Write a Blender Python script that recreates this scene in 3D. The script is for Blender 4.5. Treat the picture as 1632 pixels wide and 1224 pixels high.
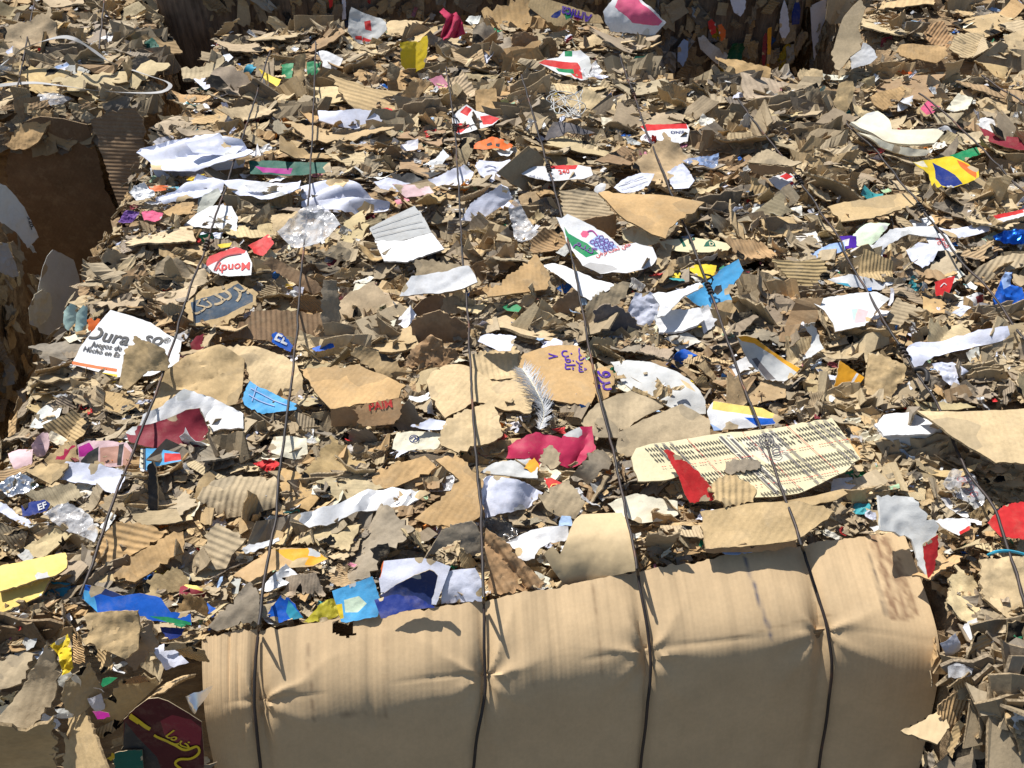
import bpy, bmesh, math, random
import numpy as np
from mathutils import Vector, Matrix, geometry, noise
from mathutils.bvhtree import BVHTree

# ---------------------------------------------------------------- camera, sky, sun, exposure
for o in list(bpy.data.objects):
    bpy.data.objects.remove(o)
S = bpy.context.scene
COL = S.collection
FPX, YAW, PITCH = 1411.0, math.radians(4.4), math.radians(42)
CAM = np.array((0.0, 0.0, 1.0))
Hd = np.array((math.sin(YAW), math.cos(YAW), 0))
Rt = np.array((math.cos(YAW), -math.sin(YAW), 0))
Zu = np.array((0, 0, 1.0))
Fw = Hd * math.cos(PITCH) - Zu * math.sin(PITCH)
Up = Hd * math.sin(PITCH) + Zu * math.cos(PITCH)
cam = bpy.data.cameras.new('camera')
cam.sensor_width = 36
cam.lens = 36 * FPX / 1632
cam.clip_start, cam.clip_end = 0.02, 200
camo = bpy.data.objects.new('camera', cam)
COL.objects.link(camo)
camo.location = CAM
camo.rotation_euler = (math.pi / 2 - PITCH, 0, -YAW)
S.camera = camo

SUN = Vector((-0.31, 0.48, 0.82)).normalized()
W = bpy.data.worlds.new('World')
S.world = W
W.use_nodes = True
nt = W.node_tree
sky = nt.nodes.new('ShaderNodeTexSky')
sky.sky_type = 'NISHITA'
sky.sun_disc = False
sky.sun_elevation = math.asin(SUN.z)
sky.sun_rotation = math.atan2(SUN.x, SUN.y)
bg = nt.nodes['Background']
bg.inputs['Strength'].default_value = 0.082
nt.links.new(sky.outputs[0], bg.inputs[0])
sl = bpy.data.lights.new('sun', 'SUN')
sl.energy = 4.9
sl.angle = math.radians(0.5)
sl.color = (1.0, 0.965, 0.925)
so = bpy.data.objects.new('sun', sl)
COL.objects.link(so)
so.rotation_euler = SUN.to_track_quat('Z', 'Y').to_euler()
so.location = (-3, 4, 6)
S.view_settings.view_transform = 'Standard'
S.view_settings.look = 'None'
S.view_settings.exposure = 0.30
S.view_settings.gamma = 1.0
S.cycles.max_bounces = 6
S.cycles.transparent_max_bounces = 8

# ---------------------------------------------------------------- materials
def nodes(name):
    m = bpy.data.materials.new(name)
    m.use_nodes = True
    t = m.node_tree
    return m, t, t.nodes, t.links, t.nodes['Principled BSDF']

def N(t, kind, **kw):
    n = t.nodes.new(kind)
    for k, v in kw.items():
        if k.startswith('i_'):
            n.inputs[int(k[2:]) if k[2:].isdigit() else k[2:].replace('_', ' ')].default_value = v
        else:
            setattr(n, k, v)
    return n

def mix(t, a, b, f, blend='MIX'):
    n = t.nodes.new('ShaderNodeMix')
    n.data_type = 'RGBA'
    n.blend_type = blend
    for sock, v in ((n.inputs[0], f), (n.inputs[6], a), (n.inputs[7], b)):
        if hasattr(v, 'node'):
            t.links.new(v, sock)
        else:
            sock.default_value = v
    return n.outputs[2]

def ramp(t, src, stops):
    n = t.nodes.new('ShaderNodeValToRGB')
    while len(n.color_ramp.elements) < len(stops):
        n.color_ramp.elements.new(0.5)
    for e, (p, c) in zip(n.color_ramp.elements, stops):
        e.position = p
        e.color = (c, c, c, 1) if not isinstance(c, tuple) else (*c, 1)
    t.links.new(src, n.inputs[0])
    return n.outputs[0]

def sheet_material(name, rough, blotch, dust, bumps, spec=0.3, flute=None, coat=0.0):
    """printed / raw sheet stuff: colour comes from the piece, then wear, dust and fibre"""
    m, t, nn, L, p = nodes(name)
    geo = N(t, 'ShaderNodeNewGeometry')
    at = N(t, 'ShaderNodeAttribute', attribute_name='col')
    oi = N(t, 'ShaderNodeObjectInfo')
    base = mix(t, at.outputs['Color'], oi.outputs['Color'], 1.0, 'MULTIPLY')
    n1 = N(t, 'ShaderNodeTexNoise', i_Scale=17.0, i_Detail=5.0, i_Roughness=0.6)
    n2 = N(t, 'ShaderNodeTexNoise', i_Scale=160.0, i_Detail=3.0, i_Roughness=0.7)
    n3 = N(t, 'ShaderNodeTexNoise', i_Scale=38.0, i_Detail=6.0, i_Roughness=0.75)
    for n in (n1, n2, n3):
        L.new(geo.outputs['Position'], n.inputs['Vector'])
    a = ramp(t, n1.outputs[0], [(0.3, 1 - blotch), (0.7, 1 + blotch * 0.5)])
    base = mix(t, base, a, 1.0, 'MULTIPLY')
    b = ramp(t, n2.outputs[0], [(0.3, 1 - blotch * 0.6), (0.7, 1 + blotch * 0.3)])
    base = mix(t, base, b, 1.0, 'MULTIPLY')
    d = ramp(t, n3.outputs[0], [(0.5, 0.0), (0.72, dust)])
    base = mix(t, base, (0.42, 0.335, 0.215, 1), d)
    L.new(base, p.inputs['Base Color'])
    p.inputs['Roughness'].default_value = rough
    p.inputs['Specular IOR Level'].default_value = spec
    p.inputs['Coat Weight'].default_value = coat
    p.inputs['Coat Roughness'].default_value = 0.25
    b1 = N(t, 'ShaderNodeBump', i_Strength=0.6, i_Distance=bumps)
    L.new(n3.outputs[0], b1.inputs['Height'])
    last = b1
    b2 = N(t, 'ShaderNodeBump', i_Strength=0.5, i_Distance=bumps * 0.25)
    L.new(n2.outputs[0], b2.inputs['Height'])
    L.new(last.outputs[0], b2.inputs['Normal'])
    last = b2
    if flute:
        pitch, dist = flute
        uv = N(t, 'ShaderNodeUVMap')
        w = N(t, 'ShaderNodeTexWave', wave_type='BANDS', bands_direction='X', i_Scale=2 * math.pi / pitch / 20.0, i_Distortion=0.6)
        w.inputs['Detail'].default_value = 1.5
        w.inputs['Detail Scale'].default_value = 0.6
        L.new(uv.outputs[0], w.inputs[0])
        b3 = N(t, 'ShaderNodeBump', i_Strength=0.8, i_Distance=dist)
        L.new(w.outputs['Fac'], b3.inputs['Height'])
        L.new(last.outputs[0], b3.inputs['Normal'])
        last = b3
    L.new(last.outputs[0], p.inputs['Normal'])
    return m

M = {}
M['C'] = sheet_material('kraft cardboard', 0.88, 0.22, 0.38, 0.0020, 0.25, (0.0085, 0.00018))
M['F'] = sheet_material('fluted cardboard', 0.9, 0.25, 0.4, 0.0020, 0.2, (0.0090, 0.0013))
M['S'] = sheet_material('smooth kraft sheet', 0.74, 0.10, 0.16, 0.0006, 0.35, (0.0075, 0.00010))
M['P'] = sheet_material('paper', 0.8, 0.08, 0.24, 0.0016, 0.25)
M['G'] = sheet_material('coated print', 0.55, 0.12, 0.20, 0.0012, 0.18, None, 0.0)

def edge_material():
    m, t, nn, L, p = nodes('torn cardboard edge')
    geo = N(t, 'ShaderNodeNewGeometry')
    at = N(t, 'ShaderNodeAttribute', attribute_name='col')
    n = N(t, 'ShaderNodeTexNoise', i_Scale=300.0, i_Detail=3.0)
    L.new(geo.outputs['Position'], n.inputs['Vector'])
    oi = N(t, 'ShaderNodeObjectInfo')
    c = mix(t, at.outputs['Color'], oi.outputs['Color'], 1.0, 'MULTIPLY')
    c = mix(t, c, (0.33, 0.25, 0.155, 1), 0.6)
    c = mix(t, c, ramp(t, n.outputs[0], [(0.35, 0.45), (0.65, 1.15)]), 1.0, 'MULTIPLY')
    L.new(c, p.inputs['Base Color'])
    p.inputs['Roughness'].default_value = 0.95
    p.inputs['Specular IOR Level'].default_value = 0.1
    return m
M['E'] = edge_material()

def film_material(name, alpha, tint, rough):
    m, t, nn, L, p = nodes(name)
    at = N(t, 'ShaderNodeAttribute', attribute_name='col')
    L.new(at.outputs['Color'], p.inputs['Base Color'])
    p.inputs['Roughness'].default_value = rough
    p.inputs['Specular IOR Level'].default_value = 0.6
    geo = N(t, 'ShaderNodeNewGeometry')
    n = N(t, 'ShaderNodeTexNoise', i_Scale=60.0, i_Detail=4.0)
    L.new(geo.outputs['Position'], n.inputs['Vector'])
    b = N(t, 'ShaderNodeBump', i_Strength=0.9, i_Distance=0.004)
    L.new(n.outputs[0], b.inputs['Height'])
    L.new(b.outputs[0], p.inputs['Normal'])
    L.new(ramp(t, n.outputs[0], [(0.35, alpha - 0.12), (0.65, alpha + 0.18)]), p.inputs['Alpha'])
    return m
M['L'] = film_material('clear plastic film', 0.38, None, 0.12)

m, t, nn, L, p = nodes('crumpled foil')
at = N(t, 'ShaderNodeAttribute', attribute_name='col')
L.new(at.outputs['Color'], p.inputs['Base Color'])
p.inputs['Metallic'].default_value = 0.85
p.inputs['Roughness'].default_value = 0.28
M['M'] = m

m, t, nn, L, p = nodes('rusty baling wire')
geo = N(t, 'ShaderNodeNewGeometry')
n = N(t, 'ShaderNodeTexNoise', i_Scale=26.0, i_Detail=6.0)
L.new(geo.outputs['Position'], n.inputs['Vector'])
L.new(ramp(t, n.outputs[0], [(0.40, (0.030, 0.027, 0.026)), (0.62, (0.062, 0.044, 0.036)), (0.76, (0.20, 0.075, 0.03))]), p.inputs['Base Color'])
p.inputs['Roughness'].default_value = 0.55
p.inputs['Metallic'].default_value = 0.35
M['W'] = m

def core_material(name, dark, light, axis):
    """pressed layers of board, edge on"""
    m, t, nn, L, p = nodes(name)
    geo = N(t, 'ShaderNodeNewGeometry')
    mp = N(t, 'ShaderNodeMapping')
    mp.inputs['Scale'].default_value = axis
    L.new(geo.outputs['Position'], mp.inputs['Vector'])
    n = N(t, 'ShaderNodeTexNoise', i_Scale=1.0, i_Detail=7.0, i_Roughness=0.65)
    L.new(mp.outputs[0], n.inputs['Vector'])
    v = N(t, 'ShaderNodeTexVoronoi', i_Scale=34.0)
    L.new(geo.outputs['Position'], v.inputs['Vector'])
    c = ramp(t, n.outputs[0], [(0.3, dark), (0.5, tuple((a + b) / 2 for a, b in zip(dark, light))), (0.7, light)])
    c = mix(t, c, ramp(t, v.outputs['Distance'], [(0.0, 0.75), (0.5, 1.1)]), 1.0, 'MULTIPLY')
    L.new(c, p.inputs['Base Color'])
    p.inputs['Roughness'].default_value = 0.95
    p.inputs['Specular IOR Level'].default_value = 0.1
    b = N(t, 'ShaderNodeBump', i_Strength=1.0, i_Distance=0.012)
    L.new(n.outputs[0], b.inputs['Height'])
    L.new(b.outputs[0], p.inputs['Normal'])
    return m
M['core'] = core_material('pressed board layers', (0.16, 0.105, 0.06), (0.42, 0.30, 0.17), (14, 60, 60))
M['corev'] = core_material('pressed board layers upright', (0.10, 0.075, 0.055), (0.30, 0.23, 0.165), (55, 30, 6))  # upright copy made darker, the back bale's shade put into its colour

m, t, nn, L, p = nodes('dusty ground')
geo = N(t, 'ShaderNodeNewGeometry')
n = N(t, 'ShaderNodeTexNoise', i_Scale=6.0, i_Detail=9.0, i_Roughness=0.7)
L.new(geo.outputs['Position'], n.inputs['Vector'])
L.new(ramp(t, n.outputs[0], [(0.3, (0.09, 0.07, 0.05)), (0.7, (0.18, 0.145, 0.10))]), p.inputs['Base Color'])
p.inputs['Roughness'].default_value = 0.95
M['ground'] = m

C = dict(
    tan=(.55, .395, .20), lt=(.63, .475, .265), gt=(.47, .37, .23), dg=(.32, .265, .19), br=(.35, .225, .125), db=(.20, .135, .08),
    ot=(.57, .37, .17), rt=(.47, .285, .14), pk=(.60, .45, .28), w=(.76, .76, .75), bw=(.71, .73, .83), cr=(.78, .72, .54),
    gw=(.60, .60, .57), gy=(.45, .44, .42), dk=(.045, .045, .045), sl=(.17, .155, .155), red=(.62, .035, .035), dred=(.25, .03, .045),
    crim=(.50, .03, .09), pink=(.75, .13, .24), lpk=(.74, .52, .52), mag=(.42, .02, .25), yel=(.78, .57, .03), ly=(.86, .64, .17),
    pale=(.76, .67, .42), ora=(.85, .40, .03), rora=(.78, .16, .03), grn=(.02, .26, .10), dgr=(.015, .12, .08), mint=(.50, .68, .60),
    lg=(.62, .74, .55), cyan=(.10, .42, .74), blue=(.015, .12, .55), dbl=(.015, .035, .20), teal=(.04, .32, .45), nav=(.03, .05, .16),
    lbl=(.36, .50, .78), pur=(.16, .07, .28), vio=(.09, .03, .36), olive=(.42, .36, .03), skin=(.55, .30, .22), slate=(.075, .105, .14),
    film=(.72, .72, .72), foil=(.80, .80, .80), mar=(.085, .014, .018))
C = {k: (*v, 1.0) for k, v in C.items()}

# ---------------------------------------------------------------- geometry helpers
def ray(px, py):
    d = Fw * FPX + Rt * (px - 816) - Up * (py - 612)
    return d / np.linalg.norm(d)

def on_plane(px, py, p0, n):
    d = ray(px, py)
    k = np.dot(np.array(p0) - CAM, n) / np.dot(d, n)
    return CAM + k * d

def at(px, py, z=0.0):
    return on_plane(px, py, (0, 0, z), np.array((0, 0, 1.0)))

def project(P):
    q = np.asarray(P, float) - CAM
    dep = q @ Fw
    return np.stack([816 + FPX * (q @ Rt) / dep, 612 - FPX * (q @ Up) / dep], -1), dep

def pts(s):
    return np.array([[float(a) for a in w.split(',')] for w in s.split()])

def inside(poly, P):
    x, y = P[:, 0], P[:, 1]
    r = np.zeros(len(P), bool)
    j = len(poly) - 1
    for i in range(len(poly)):
        xi, yi = poly[i]
        xj, yj = poly[j]
        with np.errstate(divide='ignore', invalid='ignore'):
            c = ((yi > y) != (yj > y)) & (x < (xj - xi) * (y - yi) / (yj - yi + 1e-15) + xi)
        r ^= c
        j = i
    return r

def nz(x, y, s=0.0):
    return noise.noise(Vector((x, y, s)))

def torn_loop(poly, step, torn, rng):
    out = []
    n = len(poly)
    off = rng.random() * 100
    run = 0.0
    for i in range(n):
        a, b = poly[i], poly[(i + 1) % n]
        L = np.linalg.norm(b - a)
        k = max(1, int(L / step))
        tf = rng.choice((.10, .25, .7, 1.0, 1.25))      # some edges were cut, others ripped
        nrm = np.array((b[1] - a[1], a[0] - b[0])) / (L + 1e-9)
        for q in range(k):
            f = q / k
            j = torn * tf * (1.1 * nz((run + L * f) * 38, off) + 1.5 * nz((run + L * f) * 150, off + 9) + rng.uniform(-.6, .6))
            e = 1.0 if q else 0.5
            out.append(a + (b - a) * f + nrm * j * e)
        run += L
    return np.array(out)

def sheet(poly, step, disp, th, col, decals=(), torn=0.002, rng=random, back=None, uvang=0.0):
    """flat outline (metres) -> bent sheet with thickness.  returns dict of arrays"""
    loop = torn_loop(poly, step, torn, rng)
    P = [Vector(p) for p in loop]
    E = [(i, (i + 1) % len(loop)) for i in range(len(loop))]
    dl = []
    for c, dp in decals:
        d2 = torn_loop(dp, step, torn * 0.25, rng)
        b = len(P)
        P += [Vector(p) for p in d2]
        E += [(b + i, b + (i + 1) % len(d2)) for i in range(len(d2))]
        dl.append((c, d2))
    lo, hi = loop.min(0), loop.max(0)
    xs = np.arange(lo[0], hi[0], step)
    ys = np.arange(lo[1], hi[1], step * .87)
    g = np.array([(x + (step / 2 if j % 2 else 0) + rng.uniform(-.2, .2) * step, y + rng.uniform(-.2, .2) * step)
                  for j, y in enumerate(ys) for x in xs]).reshape(-1, 2)
    if len(g):
        g = g[inside(loop, g)]
        P += [Vector(p) for p in g]
    r = geometry.delaunay_2d_cdt(P, E, [], 0, 1e-6)
    V = np.array([tuple(v) for v in r[0]])
    Fc = np.array(r[2])
    cen = V[Fc].mean(1)
    ok = inside(loop, cen)
    a, b, c3 = V[Fc[:, 0]], V[Fc[:, 1]], V[Fc[:, 2]]
    area = (b[:, 0] - a[:, 0]) * (c3[:, 1] - a[:, 1]) - (b[:, 1] - a[:, 1]) * (c3[:, 0] - a[:, 0])
    ok &= np.abs(area) > 1e-10
    Fc, cen, area = Fc[ok], cen[ok], area[ok]
    Fc[area < 0] = Fc[area < 0][:, ::-1]
    used = np.unique(Fc)
    rm = -np.ones(len(V), int)
    rm[used] = np.arange(len(used))
    V, Fc = V[used], rm[Fc]
    fcol = np.tile(np.array(col), (len(Fc), 1))
    for c, d2 in dl:
        fcol[inside(d2, cen)] = c
    Z = np.array([disp(x, y) for x, y in V])
    top = np.column_stack([V, Z])
    # vertex normals for the offset
    fn = np.cross(top[Fc[:, 1]] - top[Fc[:, 0]], top[Fc[:, 2]] - top[Fc[:, 0]])
    vn = np.zeros_like(top)
    for k in range(3):
        np.add.at(vn, Fc[:, k], fn)
    vn /= np.linalg.norm(vn, axis=1, keepdims=True) + 1e-12
    bot = top - vn * th
    n = len(top)
    cnt = {}
    for f in Fc:
        for k in range(3):
            e = (f[k], f[(k + 1) % 3])
            cnt[e] = cnt.get(e, 0) + 1
    side = [(e[1], e[0], e[0] + n, e[1] + n) for e in cnt if (e[1], e[0]) not in cnt]
    faces = [tuple(map(int, f)) for f in Fc] + [tuple(int(q) + n for q in f[::-1]) for f in Fc] + [tuple(map(int, s)) for s in side]
    bk = np.tile(np.array(back if back is not None else col), (len(Fc), 1))
    sc = np.tile(np.array(back if back is not None else col), (len(side), 1))
    ca, sa = math.cos(uvang), math.sin(uvang)
    uv = np.column_stack([V[:, 0] * ca + V[:, 1] * sa, -V[:, 0] * sa + V[:, 1] * ca])
    return dict(v=np.vstack([top, bot]), f=faces, fc=np.vstack([fcol, bk, sc]),
                mi=[0] * (2 * len(Fc)) + [1] * len(side), uv=np.vstack([uv, uv]))

def join(parts):
    out = dict(v=[], f=[], fc=[], mi=[], uv=[])
    b = 0
    for p in parts:
        out['v'].append(p['v'])
        out['f'] += [tuple(i + b for i in f) for f in p['f']]
        out['fc'].append(p['fc'])
        out['mi'] += p['mi']
        out['uv'].append(p['uv'])
        b += len(p['v'])
    for k in ('v', 'fc', 'uv'):
        out[k] = np.vstack(out[k])
    return out

def make_mesh(name, d, mats, smooth=True, sharp=26):
    me = bpy.data.meshes.new(name)
    me.from_pydata([tuple(v) for v in d['v']], [], d['f'])
    for mm in mats:
        me.materials.append(M[mm] if isinstance(mm, str) else mm)
    me.polygons.foreach_set('material_index', np.array(d['mi'], np.int32))
    tot = np.array([len(f) for f in d['f']])
    ca = me.attributes.new('col', 'FLOAT_COLOR', 'CORNER')
    lv = np.array([i for f in d['f'] for i in f])
    ca.data.foreach_set('color', (d['vc'][lv] if 'vc' in d else np.repeat(d['fc'], tot, 0)).astype(np.float32).ravel())
    uvl = me.uv_layers.new(name='UVMap')
    li = np.empty(len(me.loops), np.int32)
    me.loops.foreach_get('vertex_index', li)
    uvl.data.foreach_set('uv', d['uv'][li].astype(np.float32).ravel())
    if smooth:
        me.polygons.foreach_set('use_smooth', np.ones(len(me.polygons), bool))
        me.set_sharp_from_angle(angle=math.radians(sharp))
    me.update()
    return me

def link(name, me, label=None, cat=None, group=None, kind=None, parent=None):
    o = bpy.data.objects.new(name, me)
    COL.objects.link(o)
    if parent:
        o.parent = parent
    if label:
        o['label'] = label
    if cat:
        o['category'] = cat
    if group:
        o['group'] = group
    if kind:
        o['kind'] = kind
    return o

def tube(path, rad, sides=6):
    """swept tube, path Nx3; rad scalar or list"""
    path = np.asarray(path, float)
    n = len(path)
    T = np.gradient(path, axis=0)
    T /= np.linalg.norm(T, axis=1, keepdims=True) + 1e-12
    ref = np.array((0.13, 0.21, 1.0))
    V, F = [], []
    for i in range(n):
        a = np.cross(T[i], ref)
        if np.linalg.norm(a) < 1e-3:
            a = np.cross(T[i], np.array((1.0, 0, 0)))
        a /= np.linalg.norm(a)
        b = np.cross(T[i], a)
        r = rad if np.isscalar(rad) else rad[i]
        for k in range(sides):
            q = 2 * math.pi * k / sides
            V.append(path[i] + r * (a * math.cos(q) + b * math.sin(q)))
    for i in range(n - 1):
        for k in range(sides):
            k2 = (k + 1) % sides
            F.append((i * sides + k, i * sides + k2, (i + 1) * sides + k2, (i + 1) * sides + k))
    F.append(tuple(range(sides))[::-1])
    F.append(tuple((n - 1) * sides + k for k in range(sides)))
    return np.array(V), F

def simple(V, F, col=(1, 1, 1, 1)):
    V = np.asarray(V, float)
    return dict(v=V, f=[tuple(f) for f in F], fc=np.tile(np.array(col), (len(F), 1)), mi=[0] * len(F), uv=V[:, :2].copy())

def spline(P, n):
    P = np.asarray(P, float)
    seg = np.r_[0, np.cumsum(np.linalg.norm(np.diff(P, axis=0), axis=1))]
    tt = np.linspace(0, seg[-1], n)
    out = np.empty((n, P.shape[1]))
    for i, s in enumerate(tt):
        k = min(max(np.searchsorted(seg, s) - 1, 0), len(P) - 2)
        u = (s - seg[k]) / (seg[k + 1] - seg[k] + 1e-12)
        p0, p1, p2, p3 = P[max(k - 1, 0)], P[k], P[k + 1], P[min(k + 2, len(P) - 1)]
        out[i] = .5 * (2 * p1 + (p2 - p0) * u + (2 * p0 - 5 * p1 + 4 * p2 - p3) * u * u + (3 * p1 - p0 - 3 * p2 + p3) * u ** 3)
    return out

# Persian letters as joined presentation forms, already in left-to-right drawing order
def lettering(text):
    c = bpy.data.curves.new('lettering', 'FONT')
    c.body = text
    c.resolution_u = 3
    c.offset = .022 if text.isascii() else .012
    o = bpy.data.objects.new('lettering', c)
    COL.objects.link(o)
    dg = bpy.context.evaluated_depsgraph_get()
    me = bpy.data.meshes.new_from_object(o.evaluated_get(dg))
    bpy.data.objects.remove(o)
    bpy.data.curves.remove(c)
    bm = bmesh.new()
    bm.from_mesh(me)
    bpy.data.meshes.remove(me)
    bmesh.ops.triangulate(bm, faces=bm.faces)
    for lim in (.45, .22):
        es = [e for e in bm.edges if e.calc_length() > lim]
        if es:
            bmesh.ops.subdivide_edges(bm, edges=es, cuts=1)
        bmesh.ops.triangulate(bm, faces=bm.faces)
    V = np.array([v.co.to_tuple()[:2] for v in bm.verts])
    F = [tuple(v.index for v in f.verts) for f in bm.faces]
    bm.free()
    return V, F

FRONT0 = np.array((0, 0.56, -0.012))
FRONTN = np.array((0, -0.87, 0.48)) / np.linalg.norm((0.87, 0.48))

class Plane:
    def __init__(s, p0, n):
        n = np.asarray(n, float)
        n = n / np.linalg.norm(n)
        if np.dot(n, CAM - p0) < 0:
            n = -n
        s.p0, s.n = np.asarray(p0, float), n
        e = Rt - n * np.dot(Rt, n)
        s.e1 = e / np.linalg.norm(e)
        s.e2 = np.cross(n, s.e1)
    def uv(s, P):
        q = np.array([on_plane(x, y, s.p0, s.n) for x, y in np.atleast_2d(P)]) - s.p0
        return np.column_stack([q @ s.e1, q @ s.e2])
    def world(s, L):
        L = np.atleast_2d(L)
        return s.p0 + L[:, :1] * s.e1 + L[:, 1:2] * s.e2 + L[:, 2:3] * s.n

DEF = dict(C=(0.0034, .0036, .0035), F=(0.0042, .0042, .004), S=(.004, .0006, .002), P=(.0007, .0014, .0065),
           G=(.0008, .0012, .004), L=(.0004, .001, .012), M=(.0004, .0015, .010))
HEROES = []      # (object, px polygon, landmark)
MASK = np.zeros((1224, 1632), bool)

def paint(poly):
    lo = np.maximum(np.floor(poly.min(0)).astype(int), 0)
    hi = np.minimum(np.ceil(poly.max(0)).astype(int), (1631, 1223))
    if (hi <= lo).any():
        return
    X, Y = np.meshgrid(np.arange(lo[0], hi[0] + 1), np.arange(lo[1], hi[1] + 1))
    m = inside(poly, np.column_stack([X.ravel(), Y.ravel()]) + 0.01).reshape(X.shape)
    MASK[lo[1]:hi[1] + 1, lo[0]:hi[0] + 1] |= m

def make_kinks(rng, n, mid, ext, amp):
    out = []
    for _ in range(n):
        a = rng.uniform(0, math.pi)
        o = mid + np.array((rng.uniform(-.35, .35) * ext[0], rng.uniform(-.35, .35) * ext[1]))
        out.append((o[0], o[1], math.cos(a), math.sin(a), rng.uniform(.35, 1) * amp * rng.choice((-1, 1)), rng.random()))
    return out

def kink(ks, x, y):
    # hand-bent creases: slightly wandering fold lines
    z = 0
    for ox, oy, a, b, k, r in ks:
        d = (x - ox) * a + (y - oy) * b + .004 * nz(x * 40, y * 40, r * 9)
        z += k * (math.sqrt(d * d + 1e-6) * .5)
    return z

def peeled(rng, L, size, col, mat):
    # an outer layer torn away beside the edge, showing the layer beneath
    i = rng.randrange(len(L))
    p = L[i] + (L[(i + 1) % len(L)] - L[i]) * rng.random()
    r = size * rng.uniform(.10, .24)
    sx, a0 = rng.uniform(.5, 1.6), rng.uniform(0, 3.14)
    q = []
    for k in range(12):
        a = k * math.pi / 6
        rr = r * rng.uniform(.6, 1.15)
        u, v = rr * math.cos(a) * sx, rr * math.sin(a)
        q.append(p + np.array((u * math.cos(a0) - v * math.sin(a0), u * math.sin(a0) + v * math.cos(a0))))
    k = rng.choice(((.85, .86, .89), (.78, .80, .84), (1.1, 1.1, 1.12)))
    if mat not in 'CF':
        q = [p + (a - p) * .55 for a in q]
    c = np.array(col[:3]) * k if mat in 'CF' else np.array(C[rng.choice(('gw', 'gt', 'lt'))][:3]) * rng.uniform(.85, 1.1)
    return (*np.clip(c, 0, .85), 1.0), np.array(q)

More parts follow.
